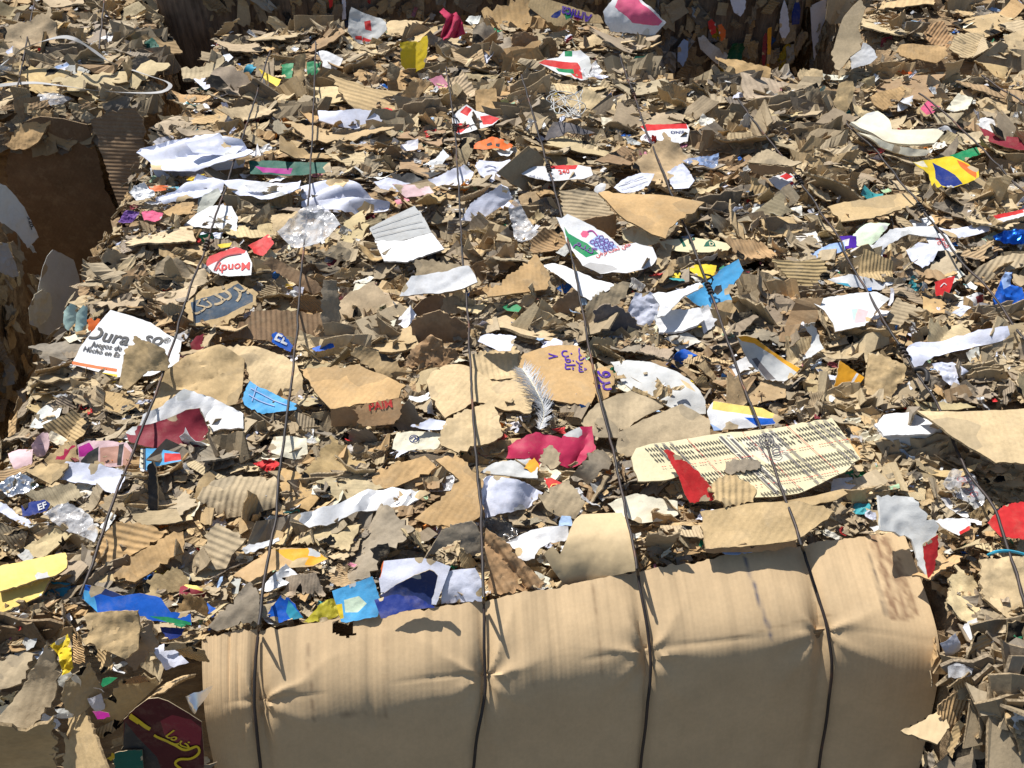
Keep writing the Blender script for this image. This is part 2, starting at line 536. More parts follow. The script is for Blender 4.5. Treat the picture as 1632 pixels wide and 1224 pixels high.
def piece(name, cat, label, lm, mat, col, poly, t=8, r=0, h=0.0, c=None, cd=None, cr=None, th=None, d=(), tx=(), fold=(), fr=False,
          plane=None, torn=None, fa=None, back=None, marks=None, panels=(), group=None, step=None, nc=None, peel=None, rd=None, mask=None):
    """one scrap: outline in photo pixels, carried to its own plane in the heap"""
    seed = int(abs(hash_s(label)) % 99991)
    rng = random.Random(seed)
    P = pts(poly)
    if plane is not None:
        pl = Plane(*plane)
    else:
        tt, rr = math.radians(t), math.radians(r)
        n = np.array((math.sin(rr) * math.cos(tt), -math.sin(tt), math.cos(rr) * math.cos(tt)))
        a = P[P[:, 1].argmax()] if t > 22 else P.mean(0)
        if fr:
            p0 = on_plane(a[0], a[1], FRONT0 + FRONTN * (.012 + h), FRONTN)
        else:
            p0 = at(a[0], a[1], (0.016 if t > 22 else 0.034) + h)
        pl = Plane(p0, n)
    L = pl.uv(P)
    ext = L.max(0) - L.min(0)
    size = float(max(ext))
    mid = (L.max(0) + L.min(0)) / 2
    dth, dtorn, dcr = DEF[mat]
    th = dth if th is None else th
    torn = dtorn if torn is None else torn
    cr = dcr * min(1.6, size / .1) if cr is None else cr
    cr *= dict(P=.42, G=.6, L=.6, M=.8).get(mat, 1)
    cd = rng.uniform(0, 180) if cd is None else cd
    c = rng.uniform(-.03, .055) * size if c is None else c
    rda = math.radians(rd[0]) if rd else 0
    ca, sa = math.cos(math.radians(cd)), math.sin(math.radians(cd))
    fl = []
    for x0, y0, x1, y1, ang in fold:
        q = pl.uv([[x0, y0], [x1, y1]])
        u = q[1] - q[0]
        u /= np.linalg.norm(u)
        fl.append((q[0], np.array((-u[1], u[0])), math.tan(math.radians(ang))))
    so_ = rng.uniform(0, 50)
    fq = 2.2 / max(size, .03)
    nc = (0 if (tx or marks or plane is not None) else dict(C=4, F=3, S=2, P=9, G=4, L=9, M=9)[mat]) if nc is None else nc
    kinks = make_kinks(rng, nc, mid, ext, (.22 if mat in 'PLM' else .13))
    cuts = list(d)
    if peel is None:
        peel = rng.choice((1, 2, 2)) if mat in 'CF' and not tx and not marks and size > .03 else (rng.choice((1, 2)) if mat in 'GP' and size > .04 and not tx and not marks else 0)
    sharpc = mat in 'PGLM'
    def disp(x, y):
        s = ((x - mid[0]) * ca + (y - mid[1]) * sa) / (size / 2)
        z = c * s * s + kink(kinks, x, y)
        for q, nn_, k in fl:
            dd = (x - q[0]) * nn_[0] + (y - q[1]) * nn_[1]
            if dd > 0:
                z += k * dd
        if rd:          # cloth-like folds running one way
            u, v = x * math.cos(rda) + y * math.sin(rda), -x * math.sin(rda) + y * math.cos(rda)
            w_ = v / rd[2] + .6 * nz(u / rd[2] * .35, v / rd[2] * .5, so_ + 30)
            z += rd[1] * (abs(math.sin(w_ * 3.14159)) ** .7 - .5) * (.6 + .8 * nz(u / rd[2] * .3, v / rd[2], so_ + 31))
        n1 = nz(x * fq, y * fq, so_)
        n2 = nz(x * fq * 2.3, y * fq * 2.3, so_ + 7)
        n3 = nz(x * fq * 5.5, y * fq * 5.5, so_ + 17)
        if sharpc:
            z += cr * (1.2 * (.35 - abs(n1)) + .9 * (.3 - abs(n2)) + .45 * (.3 - abs(n3)))
        else:
            z += cr * (1.0 * n1 + .55 * n2 + .45 * (.3 - abs(n3)))
        return z
    step = step or min(max(size / 26, .0028), .009)
    bk = C[back] if back else (C['gt'] if (mat == 'G' or d) and mat != 'P' else C[col])
    fa_ = math.radians(fa if fa is not None else rng.uniform(-40, 40))
    dl = [(C[k], pl.uv(pts(q))) for k, q in d]
    for _ in range(peel):
        dl.append(peeled(rng, L, size, C[col], mat))
    sh = sheet(L, step, disp, th, C[col], dl, torn, rng, bk, fa_)
    over = []
    for tt_ in tx:
        text, x0, y0, x1, y1, k = tt_[:6]
        vs = tt_[6] if len(tt_) > 6 else 1.0
        V, F = lettering(text)
        A, B = pl.uv([[x0, y0], [x1, y1]])
        w = V[:, 0].max() - V[:, 0].min()
        u = (B - A)
        sc = np.linalg.norm(u) / w
        u /= np.linalg.norm(u)
        v = np.array((-u[1], u[0]))
        Q = A + (V[:, :1] - V[:, 0].min()) * sc * u + V[:, 1:2] * sc * vs * v
        over.append((Q, F, C[k]))
    if marks:
        over += marks(pl)
    ps = [sh]
    for i_, (Q, F, k) in enumerate(over):
        z = np.array([disp(x, y) for x, y in Q]) + .0013 + i_ * 1.5e-6
        F = [f for f in F if inside(L, Q[list(f)]).all()]      # print ends at the torn edge
        if not F:
            continue
        s2 = simple(np.column_stack([Q, z]), F, k)
        ps.append(s2)
    dd = join(ps)
    dd['v'] = pl.world(dd['v'])
    # further panels hinged on an edge of the first
    for col2, poly2, hx, ang in panels:
        hp = np.array([on_plane(x, y, pl.p0, pl.n) for x, y in hx])
        ax = Vector(hp[1] - hp[0]).normalized()
        n2 = np.array(Matrix.Rotation(math.radians(ang), 3, ax) @ Vector(pl.n))
        p2 = Plane(hp[0], n2)
        L2 = p2.uv(pts(poly2))
        s2 = sheet(L2, step, lambda x, y: cr * (.8 * nz(x * fq * 1.5, y * fq * 1.5, so_ + 3)), th, C[col2], (), torn, rng, bk, fa_)
        s2['v'] = p2.world(s2['v'])
        dd = join([dd, s2])
    o0 = dd['v'].mean(0)
    dd['v'] = dd['v'] - o0
    me = make_mesh(name, dd, [mat, 'E' if mat in 'CFS' else mat])
    ob = link(name, me, label, cat, group)
    ob.location = o0
    PP = P
    for _, poly2, _, _ in panels:
        paint(pts(poly2))
    paint(P if mask is None else pts(mask))
    HEROES.append((ob, PP if mask is None else pts(mask), lm))
    return ob

def hash_s(s):
    h = 7
    for ch in s:
        h = (h * 131 + ord(ch)) & 0x7fffffff
    return h

# ---------------------------------------------------------------- ground and bales
me = bpy.data.meshes.new('ground')
me.from_pydata([(-60, -60, -1.12), (60, -60, -1.12), (60, 60, -1.12), (-60, 60, -1.12)], [], [(0, 1, 2, 3)])
me.materials.append(M['ground'])
link('ground', me, kind='structure')

def lumps(x, y):
    return .014 * nz(x * 5, y * 5, 1) + .010 * nz(x * 4, y * 19, 2) + .007 * nz(x * 16, y * 16, 3)

BALES = {}
def bale(key, label, x0, x1, y0, y1, z1, r, slope=0.0, step=.035, mat='core', skew=0.0):
    """a pressed bale: Empty at its base, rounded lumpy core as first part"""
    z0 = -1.12
    root = link('paper_bale', None, label, 'bale', 'pressed waste paper bales')
    root.location = ((x0 + x1) / 2, (y0 + y1) / 2, z0)
    bm = bmesh.new()
    bmesh.ops.create_cube(bm, size=1.0)
    nx, ny, nz_ = [max(2, int(d / step)) for d in (x1 - x0, y1 - y0, z1 - z0)]
    bm.free()
    V, F, idx = [], [], {}
    def vid(i, j, k):
        if (i, j, k) not in idx:
            p = np.array((x0 + (x1 - x0) * i / nx, y0 + (y1 - y0) * j / ny, z0 + (z1 - z0) * k / nz_))
            lo, hi = np.array((x0, y0, z0 - 1)) + r, np.array((x1, y1, z1)) - r
            q = np.clip(p, lo, hi)
            d = p - q
            L = np.linalg.norm(d)
            nrm = d / L if L > 1e-9 else np.zeros(3)
            if L > 1e-9:
                p = q + nrm * min(L, r)
            p = p + np.array((-skew * (p[1] - y0) * (p[0] - x0) / (x1 - x0), 0, 0))
            a, b, c = p
            if j == 0 or (d[1] < 0):
                p = p + np.array((0, -slope * max(0.0, z1 - .06 - p[2]), 0))
            p = p + nrm * (.02 * nz(a * 6 + b * 3, c * 6 - b * 2, 4) + .014 * nz(a * 15, c * 15 + b * 12, 5)) * (0.6 if k == nz_ else 1)
            if k == nz_:
                p[2] += lumps(p[0], p[1]) - .004
                if key == 'main':          # sunk a little where the big sheet is strapped over it
                    p[2] -= .06 * min(1, max(0, (.86 - p[1]) / .16)) * min(1, max(0, (p[0] + .36) / .05))
            idx[(i, j, k)] = len(V)
            V.append(p)
        return idx[(i, j, k)]
    for k, a, b in ((nz_, nx, ny),):
        for i in range(a):
            for j in range(b):
                F.append((vid(i, j, k), vid(i + 1, j, k), vid(i + 1, j + 1, k), vid(i, j + 1, k)))
    for i in range(nx):
        for k in range(nz_):
            F.append((vid(i, 0, k), vid(i + 1, 0, k), vid(i + 1, 0, k + 1), vid(i, 0, k + 1)))
            F.append((vid(i + 1, ny, k), vid(i, ny, k), vid(i, ny, k + 1), vid(i + 1, ny, k + 1)))
    for j in range(ny):
        for k in range(nz_):
            F.append((vid(0, j + 1, k), vid(0, j, k), vid(0, j, k + 1), vid(0, j + 1, k + 1)))
            F.append((vid(nx, j, k), vid(nx, j + 1, k), vid(nx, j + 1, k + 1), vid(nx, j, k + 1)))
    V = np.array(V) - np.array(root.location)
    me = make_mesh('pressed_core', simple(V, F), [mat], True, 60)
    link('pressed_core', me, parent=root)
    BALES[key] = dict(root=root, box=(x0, x1, y0, y1), z=z1, r=r, slope=slope, skew=skew)
    return root

bale('main', 'central bale of torn cardboard with a smooth tan sheet strapped over its front', -.706, .592, .63, 2.74, 0, .05, .34)
bale('right', 'right-hand bale of torn cardboard beside the central one, dark crevice between them', .618, 2.5, .44, 2.28, 0, .03, .25)
bale('left', 'far left bale with grey-white plastic strap loops on top and dark board front', -2.7, -.75, 2.23, 3.9, .01, .05, skew=.20)
bale('near', 'shaded bale at the left edge showing crumpled pale paper in its side', -2.2, -1.03, .75, 1.86, .05, .06)
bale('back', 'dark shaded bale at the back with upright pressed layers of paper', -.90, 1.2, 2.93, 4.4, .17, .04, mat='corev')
bale('backright', 'far right bale behind the leaning grey board, covered in loose cardboard', 1.27, 3.6, 2.36, 4.3, .02, .06)

def inbox(x, y, key, m=0.0):
    a, b, c, d = BALES[key]['box']
    b -= BALES[key]['skew'] * max(0, y - c)
    if key == 'main' and y > 2.15:
        a += .025
    return a + m < x < b - m and c + m < y < d - m

def top_z(x, y, key):
    B = BALES[key]
    a, b, c, d = B['box']
    b -= B['skew'] * max(0, y - c)
    r = B['r']
    z = B['z'] + lumps(x, y)
    for side, q in enumerate((x - a, b - x, y - c, d - y)):
        if (key, side) in (('main', 1), ('right', 0)) and y > .74:
            continue            # the two bales are pressed against each other
        if q < r:
            z -= r - math.sqrt(max(0, r * r - (r - max(q, 0)) ** 2))
    return z

# ---------------------------------------------------------------- the big smooth sheet over the front of the central bale
def cover_sheet():
    S_ = [0, .10, .155, .42, .63, .85, 1.0]
    top = pts('322,1016 372,1006 412,1003 769,957 1011,912 1280,866 1440,848')
    fold = pts('322,1136 366,1130 407,1126 772,1085 1035,1045 1321,1010 1508,1034')
    tw = np.array([at(x, y, .022) for x, y in top])
    fw = np.array([at(x, y, -.014) for x, y in fold])
    ns, n1, n2 = 250, 34, 76
    ss = np.linspace(0, 1, ns)
    T = np.array([[np.interp(s, S_, tw[:, k]) for k in range(3)] for s in ss])
    Fd = np.array([[np.interp(s, S_, fw[:, k]) for k in range(3)] for s in ss])
    wires = [.155, .42, .63, .85]
    rr_ = random.Random(8)
    RID = [(k / 34 + rr_.uniform(-.008, .008), rr_.uniform(.0006, .0022), rr_.uniform(.0016, .005)) for k in range(34)]
    P = np.zeros((ns, n1 + n2, 3))
    down = np.array((0.0, -.30, -.95))
    down /= np.linalg.norm(down)
    colr = np.tile(np.array((.63, .45, .25, 1.0)), (ns, n1 + n2, 1))
    for i, s in enumerate(ss):
        t0, f0 = T[i].copy(), Fd[i]
        t0 = t0 + np.array((0, .006 * nz(s * 30, 3) + .004 * nz(s * 110, 5), .004 * nz(s * 22, 9)))
        a = (f0 - t0)
        La = np.linalg.norm(a)
        a /= La
        for j in range(n1 + n2):
            d = La * j / (n1 - 1) if j < n1 else La + .60 * (j - n1 + 1) / n2
            # rounded fold of radius rr
            e = d - La
            w = .5 * (1 + math.tanh(e / .024))
            base = f0 + (a * e if e < 0 else a * 0)
            soft = .024 * math.log(1 + math.exp(min(e / .024, 40))) if e < 1 else e
            p = f0 + a * (e - soft) + down * soft
            xw = p[0]
            pin = 0
            for q, ws in enumerate(wires):
                dx = (s - ws) * 1.17
                pin += math.exp(-(dx / .012) ** 2) * (.005 + .012 * math.exp(-(e / .05) ** 2)) + .003 * math.exp(-(dx / .05) ** 2) * math.exp(-(e / .06) ** 2)
                ex = e - .004
                r_ = math.hypot(dx, ex)
                if r_ < .2:         # creases radiating from where the wire bites at the fold
                    ang = math.atan2(ex, abs(dx))
                    ph = 2.1 * q + (1.7 if dx > 0 else 0)
                    pin += math.exp(-r_ / (.045 + .02 * math.sin(ang * 3 + ph))) * min(1, r_ / .012) * (abs(math.sin(ang * 3.6 + ph + .6 * nz(dx * 25, ex * 25, q))) ** .8 - .62) * .0105
            lump = .003 * nz(s * 4, e * 3, 21) + .0016 * nz(s * 11, e * 2, 22) * (1 - .6 * w) + .0012 * (.3 - abs(nz(s * 34, e * 2, 23))) * (1 - .7 * w)
            lump += .0003 * math.sin(s * 1.17 / .034 * 6.283 + 2 * nz(s * 9, e * 5, 24)) * (1 - .75 * w)
            for sr, dr, wr in RID:
                lump -= dr * math.exp(-((s - sr - .004 * nz(e * 6, sr * 50, 3)) / wr) ** 2) * (1 - .8 * w)
            lump -= .0016 * math.exp(-((e + .004 - .006 * nz(s * 7, 5, 41)) / .0028) ** 2) * max(0, min(1, .5 + 2.2 * nz(s * 9, 2, 42)))
            # pressed crease lines across the sheet
            lump -= .0022 * math.exp(-((s - .285) / .004) ** 2) * (e < .05)
            lump -= .003 * math.exp(-((e - .33 - .04 * s) / .006) ** 2)
            nrm = np.array((0, -.2 - .66 * w, .98 - .5 * w))
            P[i, j] = p + nrm * (lump - pin)
    uvp, _ = project(P.reshape(-1, 3))
    uvp = uvp.reshape(ns, n1 + n2, 2)
    def seg(a, b, wdt, c, amp=.8, rag=0.6):
        a, b = np.array(a, float), np.array(b, float)
        u = b - a
        L = np.linalg.norm(u)
        u /= L
        q = uvp - a
        al = q @ u
        ac = q @ np.array((-u[1], u[0]))
        for i in range(ns):
            for j in range(n1 + n2):
                if -4 < al[i, j] < L + 4 and abs(ac[i, j]) < wdt * 1.8:
                    k = wdt * (1 + rag * nz(al[i, j] * .05, ac[i, j] * .3, a[0]) + rag * nz(al[i, j] * .2, 4, a[0]))
                    f = amp * min(1, max(0, (k - abs(ac[i, j])) / 3 + .5))
                    f *= max(0, min(1, .75 + 1.2 * nz(al[i, j] * .07, ac[i, j] * .2, a[1])))
                    colr[i, j, :3] = colr[i, j, :3] * (1 - f) + np.array(c) * f
    stain = (.24, .135, .07)
    seg((1392, 852), (1428, 985), 7, stain, .95)
    seg((1410, 858), (1446, 985), 6, stain, .85)
    seg((1430, 895), (1458, 975), 6, stain, .8)
    seg((1385, 880), (1412, 978), 2.2, (.12, .09, .07), .8)
    seg((1187, 890), (1229, 1012), 2.6, (.10, .10, .13), .9, .2)
    seg((1168, 1016), (1330, 978), 1.6, (.34, .23, .12), .7)
    seg((945, 935), (961, 1080), 2.0, (.30, .19, .10), .6)
    seg((490, 1030), (500, 1145), 2.2, (.28, .18, .10), .7)
    seg((545, 1140), (615, 1138), 3.0, (.25, .16, .09), .6)
    seg((613, 985), (616, 1140), 2.2, (.30, .19, .10), .55)
    seg((840, 960), (850, 1090), 1.4, (.33, .22, .12), .5)
    # holes: torn notch near the left top and the ragged right edge
    keep = np.ones((ns - 1, n1 + n2 - 1), bool)
    cen = (uvp[:-1, :-1] + uvp[1:, 1:]) / 2
    hole = pts('528,990 562,990 566,1012 552,1016 541,1012 530,1006')
    rag = pts('1440,848 1600,840 1600,1300 1480,1300 1484,1186 1440,1166 1470,1150 1512,1124 1512,1036 1476,930')
    cc = cen.reshape(-1, 2)
    keep &= ~inside(hole, cc).reshape(keep.shape)
    jit = np.array([[6 * nz(x * .08, y * .08, 2), 0] for x, y in cc])
    keep &= ~inside(rag, cc + jit).reshape(keep.shape)
    idx = np.arange(ns * (n1 + n2)).reshape(ns, n1 + n2)
    n = idx.size
    du = np.gradient(P, axis=0)
    dv = np.gradient(P, axis=1)
    nr = np.cross(dv, du)
    nr /= np.linalg.norm(nr, axis=2, keepdims=True)
    if nr[..., 2].mean() < 0:
        nr = -nr
    Q = P - nr * .004
    F, fc, mi, cnt = [], [], [], {}
    for i in range(ns - 1):
        for j in range(n1 + n2 - 1):
            if keep[i, j]:
                f = (idx[i, j], idx[i, j + 1], idx[i + 1, j + 1], idx[i + 1, j])
                F.append(tuple(map(int, f)))
                fc.append(colr[i, j])
                mi.append(0)
                for k in range(4):
                    cnt[(f[k], f[(k + 1) % 4])] = 1
    top_n = len(F)
    for f in F[:top_n]:
        F.append(tuple(q + n for q in f[::-1]))
        fc.append(colr[0, -1])
        mi.append(0)
    for (a, b) in list(cnt):
        if (b, a) not in cnt:
            F.append((int(b), int(a), int(a) + n, int(b) + n))
            fc.append(np.array(C['gt']))
            mi.append(1)
    uv = np.column_stack([np.repeat(ss * 1.17, n1 + n2), np.tile(np.arange(n1 + n2) * .006, ns)])
    back = np.tile(colr[0, -1], (n, 1))
    d = dict(v=np.vstack([P.reshape(-1, 3), Q.reshape(-1, 3)]), f=F, fc=np.array(fc), mi=mi, uv=np.vstack([uv, uv]), vc=np.vstack([colr.reshape(-1, 4), back]))
    me = make_mesh('cardboard_sheet', d, ['S', 'E'], True, 50)
    ob = link('cardboard_sheet', me, 'large smooth tan cardboard sheet wrapped over the front of the central bale under four wires', 'cardboard sheet')
    o0 = np.array((.15, .6, 0))
    me.transform(Matrix.Translation(-Vector(o0)))
    ob.location = o0
    global SHEET_PX
    poly = np.vstack([top, fold[-1:], pts('1512,1124 1480,1180 1470,1240 318,1240 322,1016')])
    SHEET_PX = poly
    paint(poly)
    HEROES.append((ob, poly, 'large smooth sheet'))
    tri = BVHTree.FromPolygons([Vector(v) for v in P.reshape(-1, 3)], [f for f in F[:top_n]])
    return tri
SHEET = cover_sheet()

# ---------------------------------------------------------------- baling wires (parts of their bale)
def wire(key, s, zt=.05, rad=.0021, knots=()):
    P = []
    pp = pts(s)
    if key == 'main':          # follow the sheet closely where it lies over it
        fine = spline(pp, int(np.abs(np.diff(pp[:, 1])).sum() / 11))
        pp = np.vstack([fine[fine[:, 1] > 840], pp[pp[:, 1] <= 836]])
    for x, y in pp:
        d = ray(x, y)
        hit = SHEET.ray_cast(Vector(CAM), Vector(d))
        if hit[0] is not None:
            P.append(np.array(hit[0]) - d * .0075)
        elif y > 1000 and key == 'main':
            P.append(on_plane(x, y, FRONT0 + FRONTN * .03, FRONTN))
        else:
            P.append(at(x, y, zt))
    P = np.array(P)
    n = int(np.linalg.norm(np.diff(P, axis=0), axis=1).sum() / .012) + 4
    Q = spline(P, n)
    for i in range(n):
        Q[i] += np.array((.0022 * nz(Q[i][1] * 17, P[0][0], 5) + .0012 * nz(Q[i][1] * 50, P[0][0], 6), 0, .004 * nz(Q[i][1] * 11, P[0][0], 8) + .0015 * nz(Q[i][1] * 37, P[0][0], 8)))
    V, F = tube(Q, rad, 7)
    tw = [simple(V, F)]
    for x, y in knots:          # twisted ties
        i = int(np.argmin(np.hypot(*(project(Q)[0] - (x, y)).T)))
        i = min(max(i, 2), n - 3)
        T = Q[i + 1] - Q[i - 1]
        T /= np.linalg.norm(T)
        a = np.cross(T, (0, 0, 1.0)); a /= np.linalg.norm(a)
        b = np.cross(a, T)
        hp = [Q[i] + T * (k * .0011 - .018) + (a * math.cos(k * .75) + b * math.sin(k * .75)) * (.0042 + .012 * max(0, (k - 30) / 6)) for k in range(37)]
        v2, f2 = tube(hp, .0019, 5)
        tw.append(simple(v2, f2))
    d_ = join(tw)
    V, F = d_['v'], d_['f']
    root = BALES[key]['root']
    V = V - np.array(root.location)
    return link('baling_wire', make_mesh('baling_wire', simple(V, F), ['W'], True, 60), parent=root)

WIRES = [('main', '128,948 137,923 153,880 177,808 213,718 263,585 293,491 323,408 350,327 393,200 417,123 430,80'),
         ('main', '413,1240 413,1220 405,1116 411,1016 423,916 440,816 443,775 460,641 470,558 483,408 493,300 500,160 503,67'),
         ('main', '752,1240 755,1216 761,1166 773,1099 772,1016 771,957 769,889 766,816 761,755 751,608 744,475 737,408 731,300 724,200 711,107'),
         ('main', '1020,1240 1022,1216 1034,1099 1036,1036 1020,940 1011,883 997,816 977,718 947,595 927,488 911,408 874,267 831,120'),
         ('main', '1303,1240 1307,1216 1321,1116 1323,1036 1305,959 1275,866 1258,816 1228,728 1188,621 1148,508 1111,408 1071,310 1024,190 987,87'),
         ('right', '1640,990 1618,913 1585,816 1535,738 1488,635 1458,588 1408,508 1351,411 1335,377 1271,283 1231,230 1175,157'),
         ('right', '1680,590 1632,541 1581,468 1528,411 1471,333 1438,293 1395,240 1348,197'),
         ('right', '1670,340 1632,307 1555,227 1501,177 1465,147'),
         ('right', '1680,205 1632,165 1565,120'),
         ('left', '28,140 42,70 55,0 58,-20'), ('left', '157,85 163,30 168,-20')]
KNOTS = {0: [(327, 390)], 2: [(724, 205)], 3: [(874, 267)], 4: [(1121, 462), (1008, 150)], 5: [(1273, 290), (1440, 560)], 6: [(1471, 330)]}
for i, (k, s) in enumerate(WIRES):
    wire(k, s, .057, knots=KNOTS.get(i, ()))
V, F = tube(spline([at(x, y, .06) for x, y in pts('1455,590 1466,588 1476,592 1478,602 1476,610')], 16), .004, 7)
rt = BALES['right']['root']
link('wire_hook', make_mesh('wire_hook', simple(V - np.array(rt.location), F), ['W'], True, 60), parent=rt)

# ---------------------------------------------------------------- the scraps one can point at
K = piece
CS, CF, CP, PS, PK, PL = 'cardboard_scrap', 'cardboard_flap', 'corrugated_board', 'paper_sheet', 'packaging_scrap', 'plastic_film'

def rings(cx, cy, rx, ry, wid, col, seg=28):
    """printed ring as px quads"""
    def f(pl):
        a = np.linspace(0, 2 * math.pi, seg + 1)
        o = np.column_stack([cx + rx * np.cos(a), cy + ry * np.sin(a)])
        i = np.column_stack([cx + (rx - wid) * np.cos(a), cy + (ry - wid * ry / rx) * np.sin(a)])
        V = np.vstack([pl.uv(o), pl.uv(i)])
        n = seg + 1
        return [(V, [(k, n + k, n + k + 1, k + 1) for k in range(seg)], C[col])]
    return f

def multi(*fs):
    return lambda pl: sum((f(pl) for f in fs), [])

def strokes(lines, wid, col):
    """drawn line strokes in px"""
    def f(pl):
        out = []
        for s in lines:
            P = pts(s)
            Q = spline(P, max(4, len(P) * 4)) if len(P) > 2 else P
            T = np.gradient(Q, axis=0)
            T /= np.linalg.norm(T, axis=1, keepdims=True) + 1e-9
            Nn = np.column_stack([-T[:, 1], T[:, 0]]) * wid / 2
            V = np.vstack([pl.uv(Q + Nn), pl.uv(Q - Nn)])
            n = len(Q)
            out.append((V, [(k, k + 1, n + k + 1, n + k) for k in range(n - 1)], C[col]))
        return out
    return f

# --- centre and front of the central bale
K('packaging_board', 'packaging', 'white printed board reading Juegos de, with orange stripe, at the left of the heap', 'white lettered board', 'G', 'w',
  '177,495 213,505 240,514 266,533 290,546 286,582 240,600 187,601 115,582 128,556 158,517', t=14, d=[('rora', '115,577 187,588 186,593 114,582'), ('yel', '150,592 187,597 187,601 140,590')],
  tx=[('Dura', 138, 540, 203, 551, 'dk', 1.0), ('so', 228, 547, 257, 552, 'dk'), ('®', 259, 547, 270, 549, 'dk'), ('Juegos de', 145, 553, 193, 560, 'dk', 1.1), ('Hecho en Es', 133, 561, 190, 570, 'dk', 1.1)], cr=.0006, c=.004)
K(CF, 'cardboard flap', 'upright tan cardboard flap covering the right half of the white lettered board', 'upright tan flap', 'C', 'tan', '213,536 236,544 262,556 268,575 264,590 235,592 205,620 192,608 197,566', t=42, h=.03)
K('plastic_shell', 'plastic shell', 'pale mint curved shell standing left of its twin above the white lettered board', 'left mint shell', 'G', 'mint', '97,520 99,497 112,483 120,487 119,512 108,527', t=50, c=-.02, cd=0, r=-10)
K('plastic_shell', 'plastic shell', 'pale mint curved shell with yellowish foot, beside the orange-red jagged scrap', 'right mint shell', 'G', 'mint', '118,525 122,500 134,486 140,491 138,518 133,542 124,540', t=50, c=-.02, cd=0, d=[('lg', '124,527 136,527 133,542 124,540')])
K(PK, 'packaging scrap', 'orange-red jagged scrap standing beside the mint shells', 'orange-red jagged scrap', 'G', 'rora', '138,509 146,506 150,511 155,507 161,509 152,530 143,538', t=40)
K('printed_board', 'printed cardboard', 'torn carton side with slate blue band and worn Persian lettering', 'blue-banded carton', 'C', 'tan',
  '297,487 325,462 378,450 410,468 410,490 345,521 303,521', t=16, d=[('slate', '305,484 352,466 380,453 404,473 404,484 345,508 312,517')],
  tx=[('\ufb8f\ufe97', 312, 506, 341, 488, 'gt', 1.2), ('\ufeaa\ufee7\ufeae\ufe91', 343, 489, 398, 462, 'gt', 1.2)])
K(CP, 'corrugated cardboard', 'wide brown carton wall with slanting flute shadows below the blue-banded carton', 'brown carton wall', 'F', 'br', '362,537 408,496 440,493 513,501 516,541 470,548 420,543', t=38, cr=.003)
K(CF, 'cardboard flap', 'grey upright board with ragged edges at the right end of the brown carton wall', 'grey upright board', 'C', 'dg', '516,446 537,447 541,470 542,541 520,552 511,500', t=55, r=-15)
K(CS, 'cardboard scrap', 'long brown carton edge slanting down behind the brown carton wall', 'long slanting edge', 'C', 'br', '418,420 432,408 470,428 508,452 515,463 500,470 450,440', t=45)
K(PK, 'packaging scrap', 'deep blue flap with white letters EL beside the second wire', 'blue EL flap', 'G', 'blue', '433,533 440,529 450,532 467,551 463,561 447,554 433,545', t=35, h=.018, tx=[('EL', 437, 541, 457, 550, 'w', 1.2)], back='gt')
K(PK, 'packaging scrap', 'small blue strip right of the EL flap', 'small blue strip', 'G', 'blue', '497,555 515,549 531,548 533,553 520,558 503,561', t=10)
K('paper_bag', 'paper bag', 'crumpled tan kraft paper lying above the maroon curl', 'crumpled kraft paper', 'C', 'tan', '247,629 253,605 283,581 320,560 353,553 388,570 387,621 381,648 300,655 240,657', t=16, cr=.008, c=.0, rd=(15, .010, .09), torn=.001)
K(CS, 'cardboard scrap', 'smooth tan cardboard with a rounded right edge beside the crumpled kraft paper', 'rounded tan cardboard', 'C', 'lt', '355,553 400,548 450,560 475,578 482,600 478,622 440,624 400,618 388,572', t=12, cr=.006)
K('lined_board', 'torn board', 'white torn board face with a ragged lower edge, above the maroon curl', 'white torn board', 'P', 'w', '222,683 230,664 262,650 283,634 297,625 337,634 365,648 388,660 390,686 352,686 333,691 322,656 267,668', t=20, th=.003, cr=.003, c=.01, rd=(80, .004, .02))
K('lined_board', 'torn board', 'glossy maroon curled board under the white torn board', 'maroon curl', 'G', 'dred', '203,691 213,681 240,676 267,668 300,657 323,656 333,688 320,714 287,719 245,716 210,707', t=28, c=.03, cd=80, th=.003, back='gt')
K(PK, 'packaging scrap', 'bright blue scrap printed with pale swirls by the second wire', 'bright blue scrap', 'G', 'cyan', '387,636 392,620 399,608 412,617 433,625 455,637 477,646 472,654 445,657 417,660 393,648', t=20, marks=strokes(['400,620 420,630 440,640 462,648', '397,630 415,640 438,648', '410,616 402,640'], 1.6, 'lbl'))
K('carton', 'cardboard box', 'crushed pink and black carton printed with a tan panel, left of the first wire', 'pink printed carton', 'G', 'lpk', '123,709 143,701 175,703 202,705 213,720 208,745 165,744 127,738', t=30, d=[('mag', '125,712 142,705 150,716 138,727 126,728'), ('dk', '127,735 140,722 158,712 156,742 132,740'), ('skin', '160,714 192,710 188,738 160,740'), ('dk', '189,708 197,706 194,742 187,742'), ('skin', '197,710 210,722 206,742 196,742')])
K(PK, 'packaging wrapper', 'blue wrapper with red end and pale lettering below the maroon curl', 'blue and red wrapper', 'G', 'cyan', '225,716 250,715 287,722 290,735 255,742 233,750 222,745', t=20, d=[('red', '262,722 288,723 289,733 262,737'), ('yel', '240,724 250,726 248,733 240,732'), ('cr', '224,717 232,716 231,748 223,745')], marks=strokes(['225,722 230,724', '225,730 230,732', '225,738 230,740'], 1.5, 'dk'))
K(PS, 'paper scrap', 'pale pink leaf-shaped paper curling upright at the left', 'pink upright curl', 'P', 'lpk', '55,709 60,695 68,689 77,690 84,702 80,717 70,727 61,728', t=48, c=.02, cd=0)
K(PS, 'paper scrap', 'flat pale pink paper at the left edge', 'flat pink paper', 'P', 'lpk', '8,718 28,712 50,713 49,735 44,747 22,749', t=15)
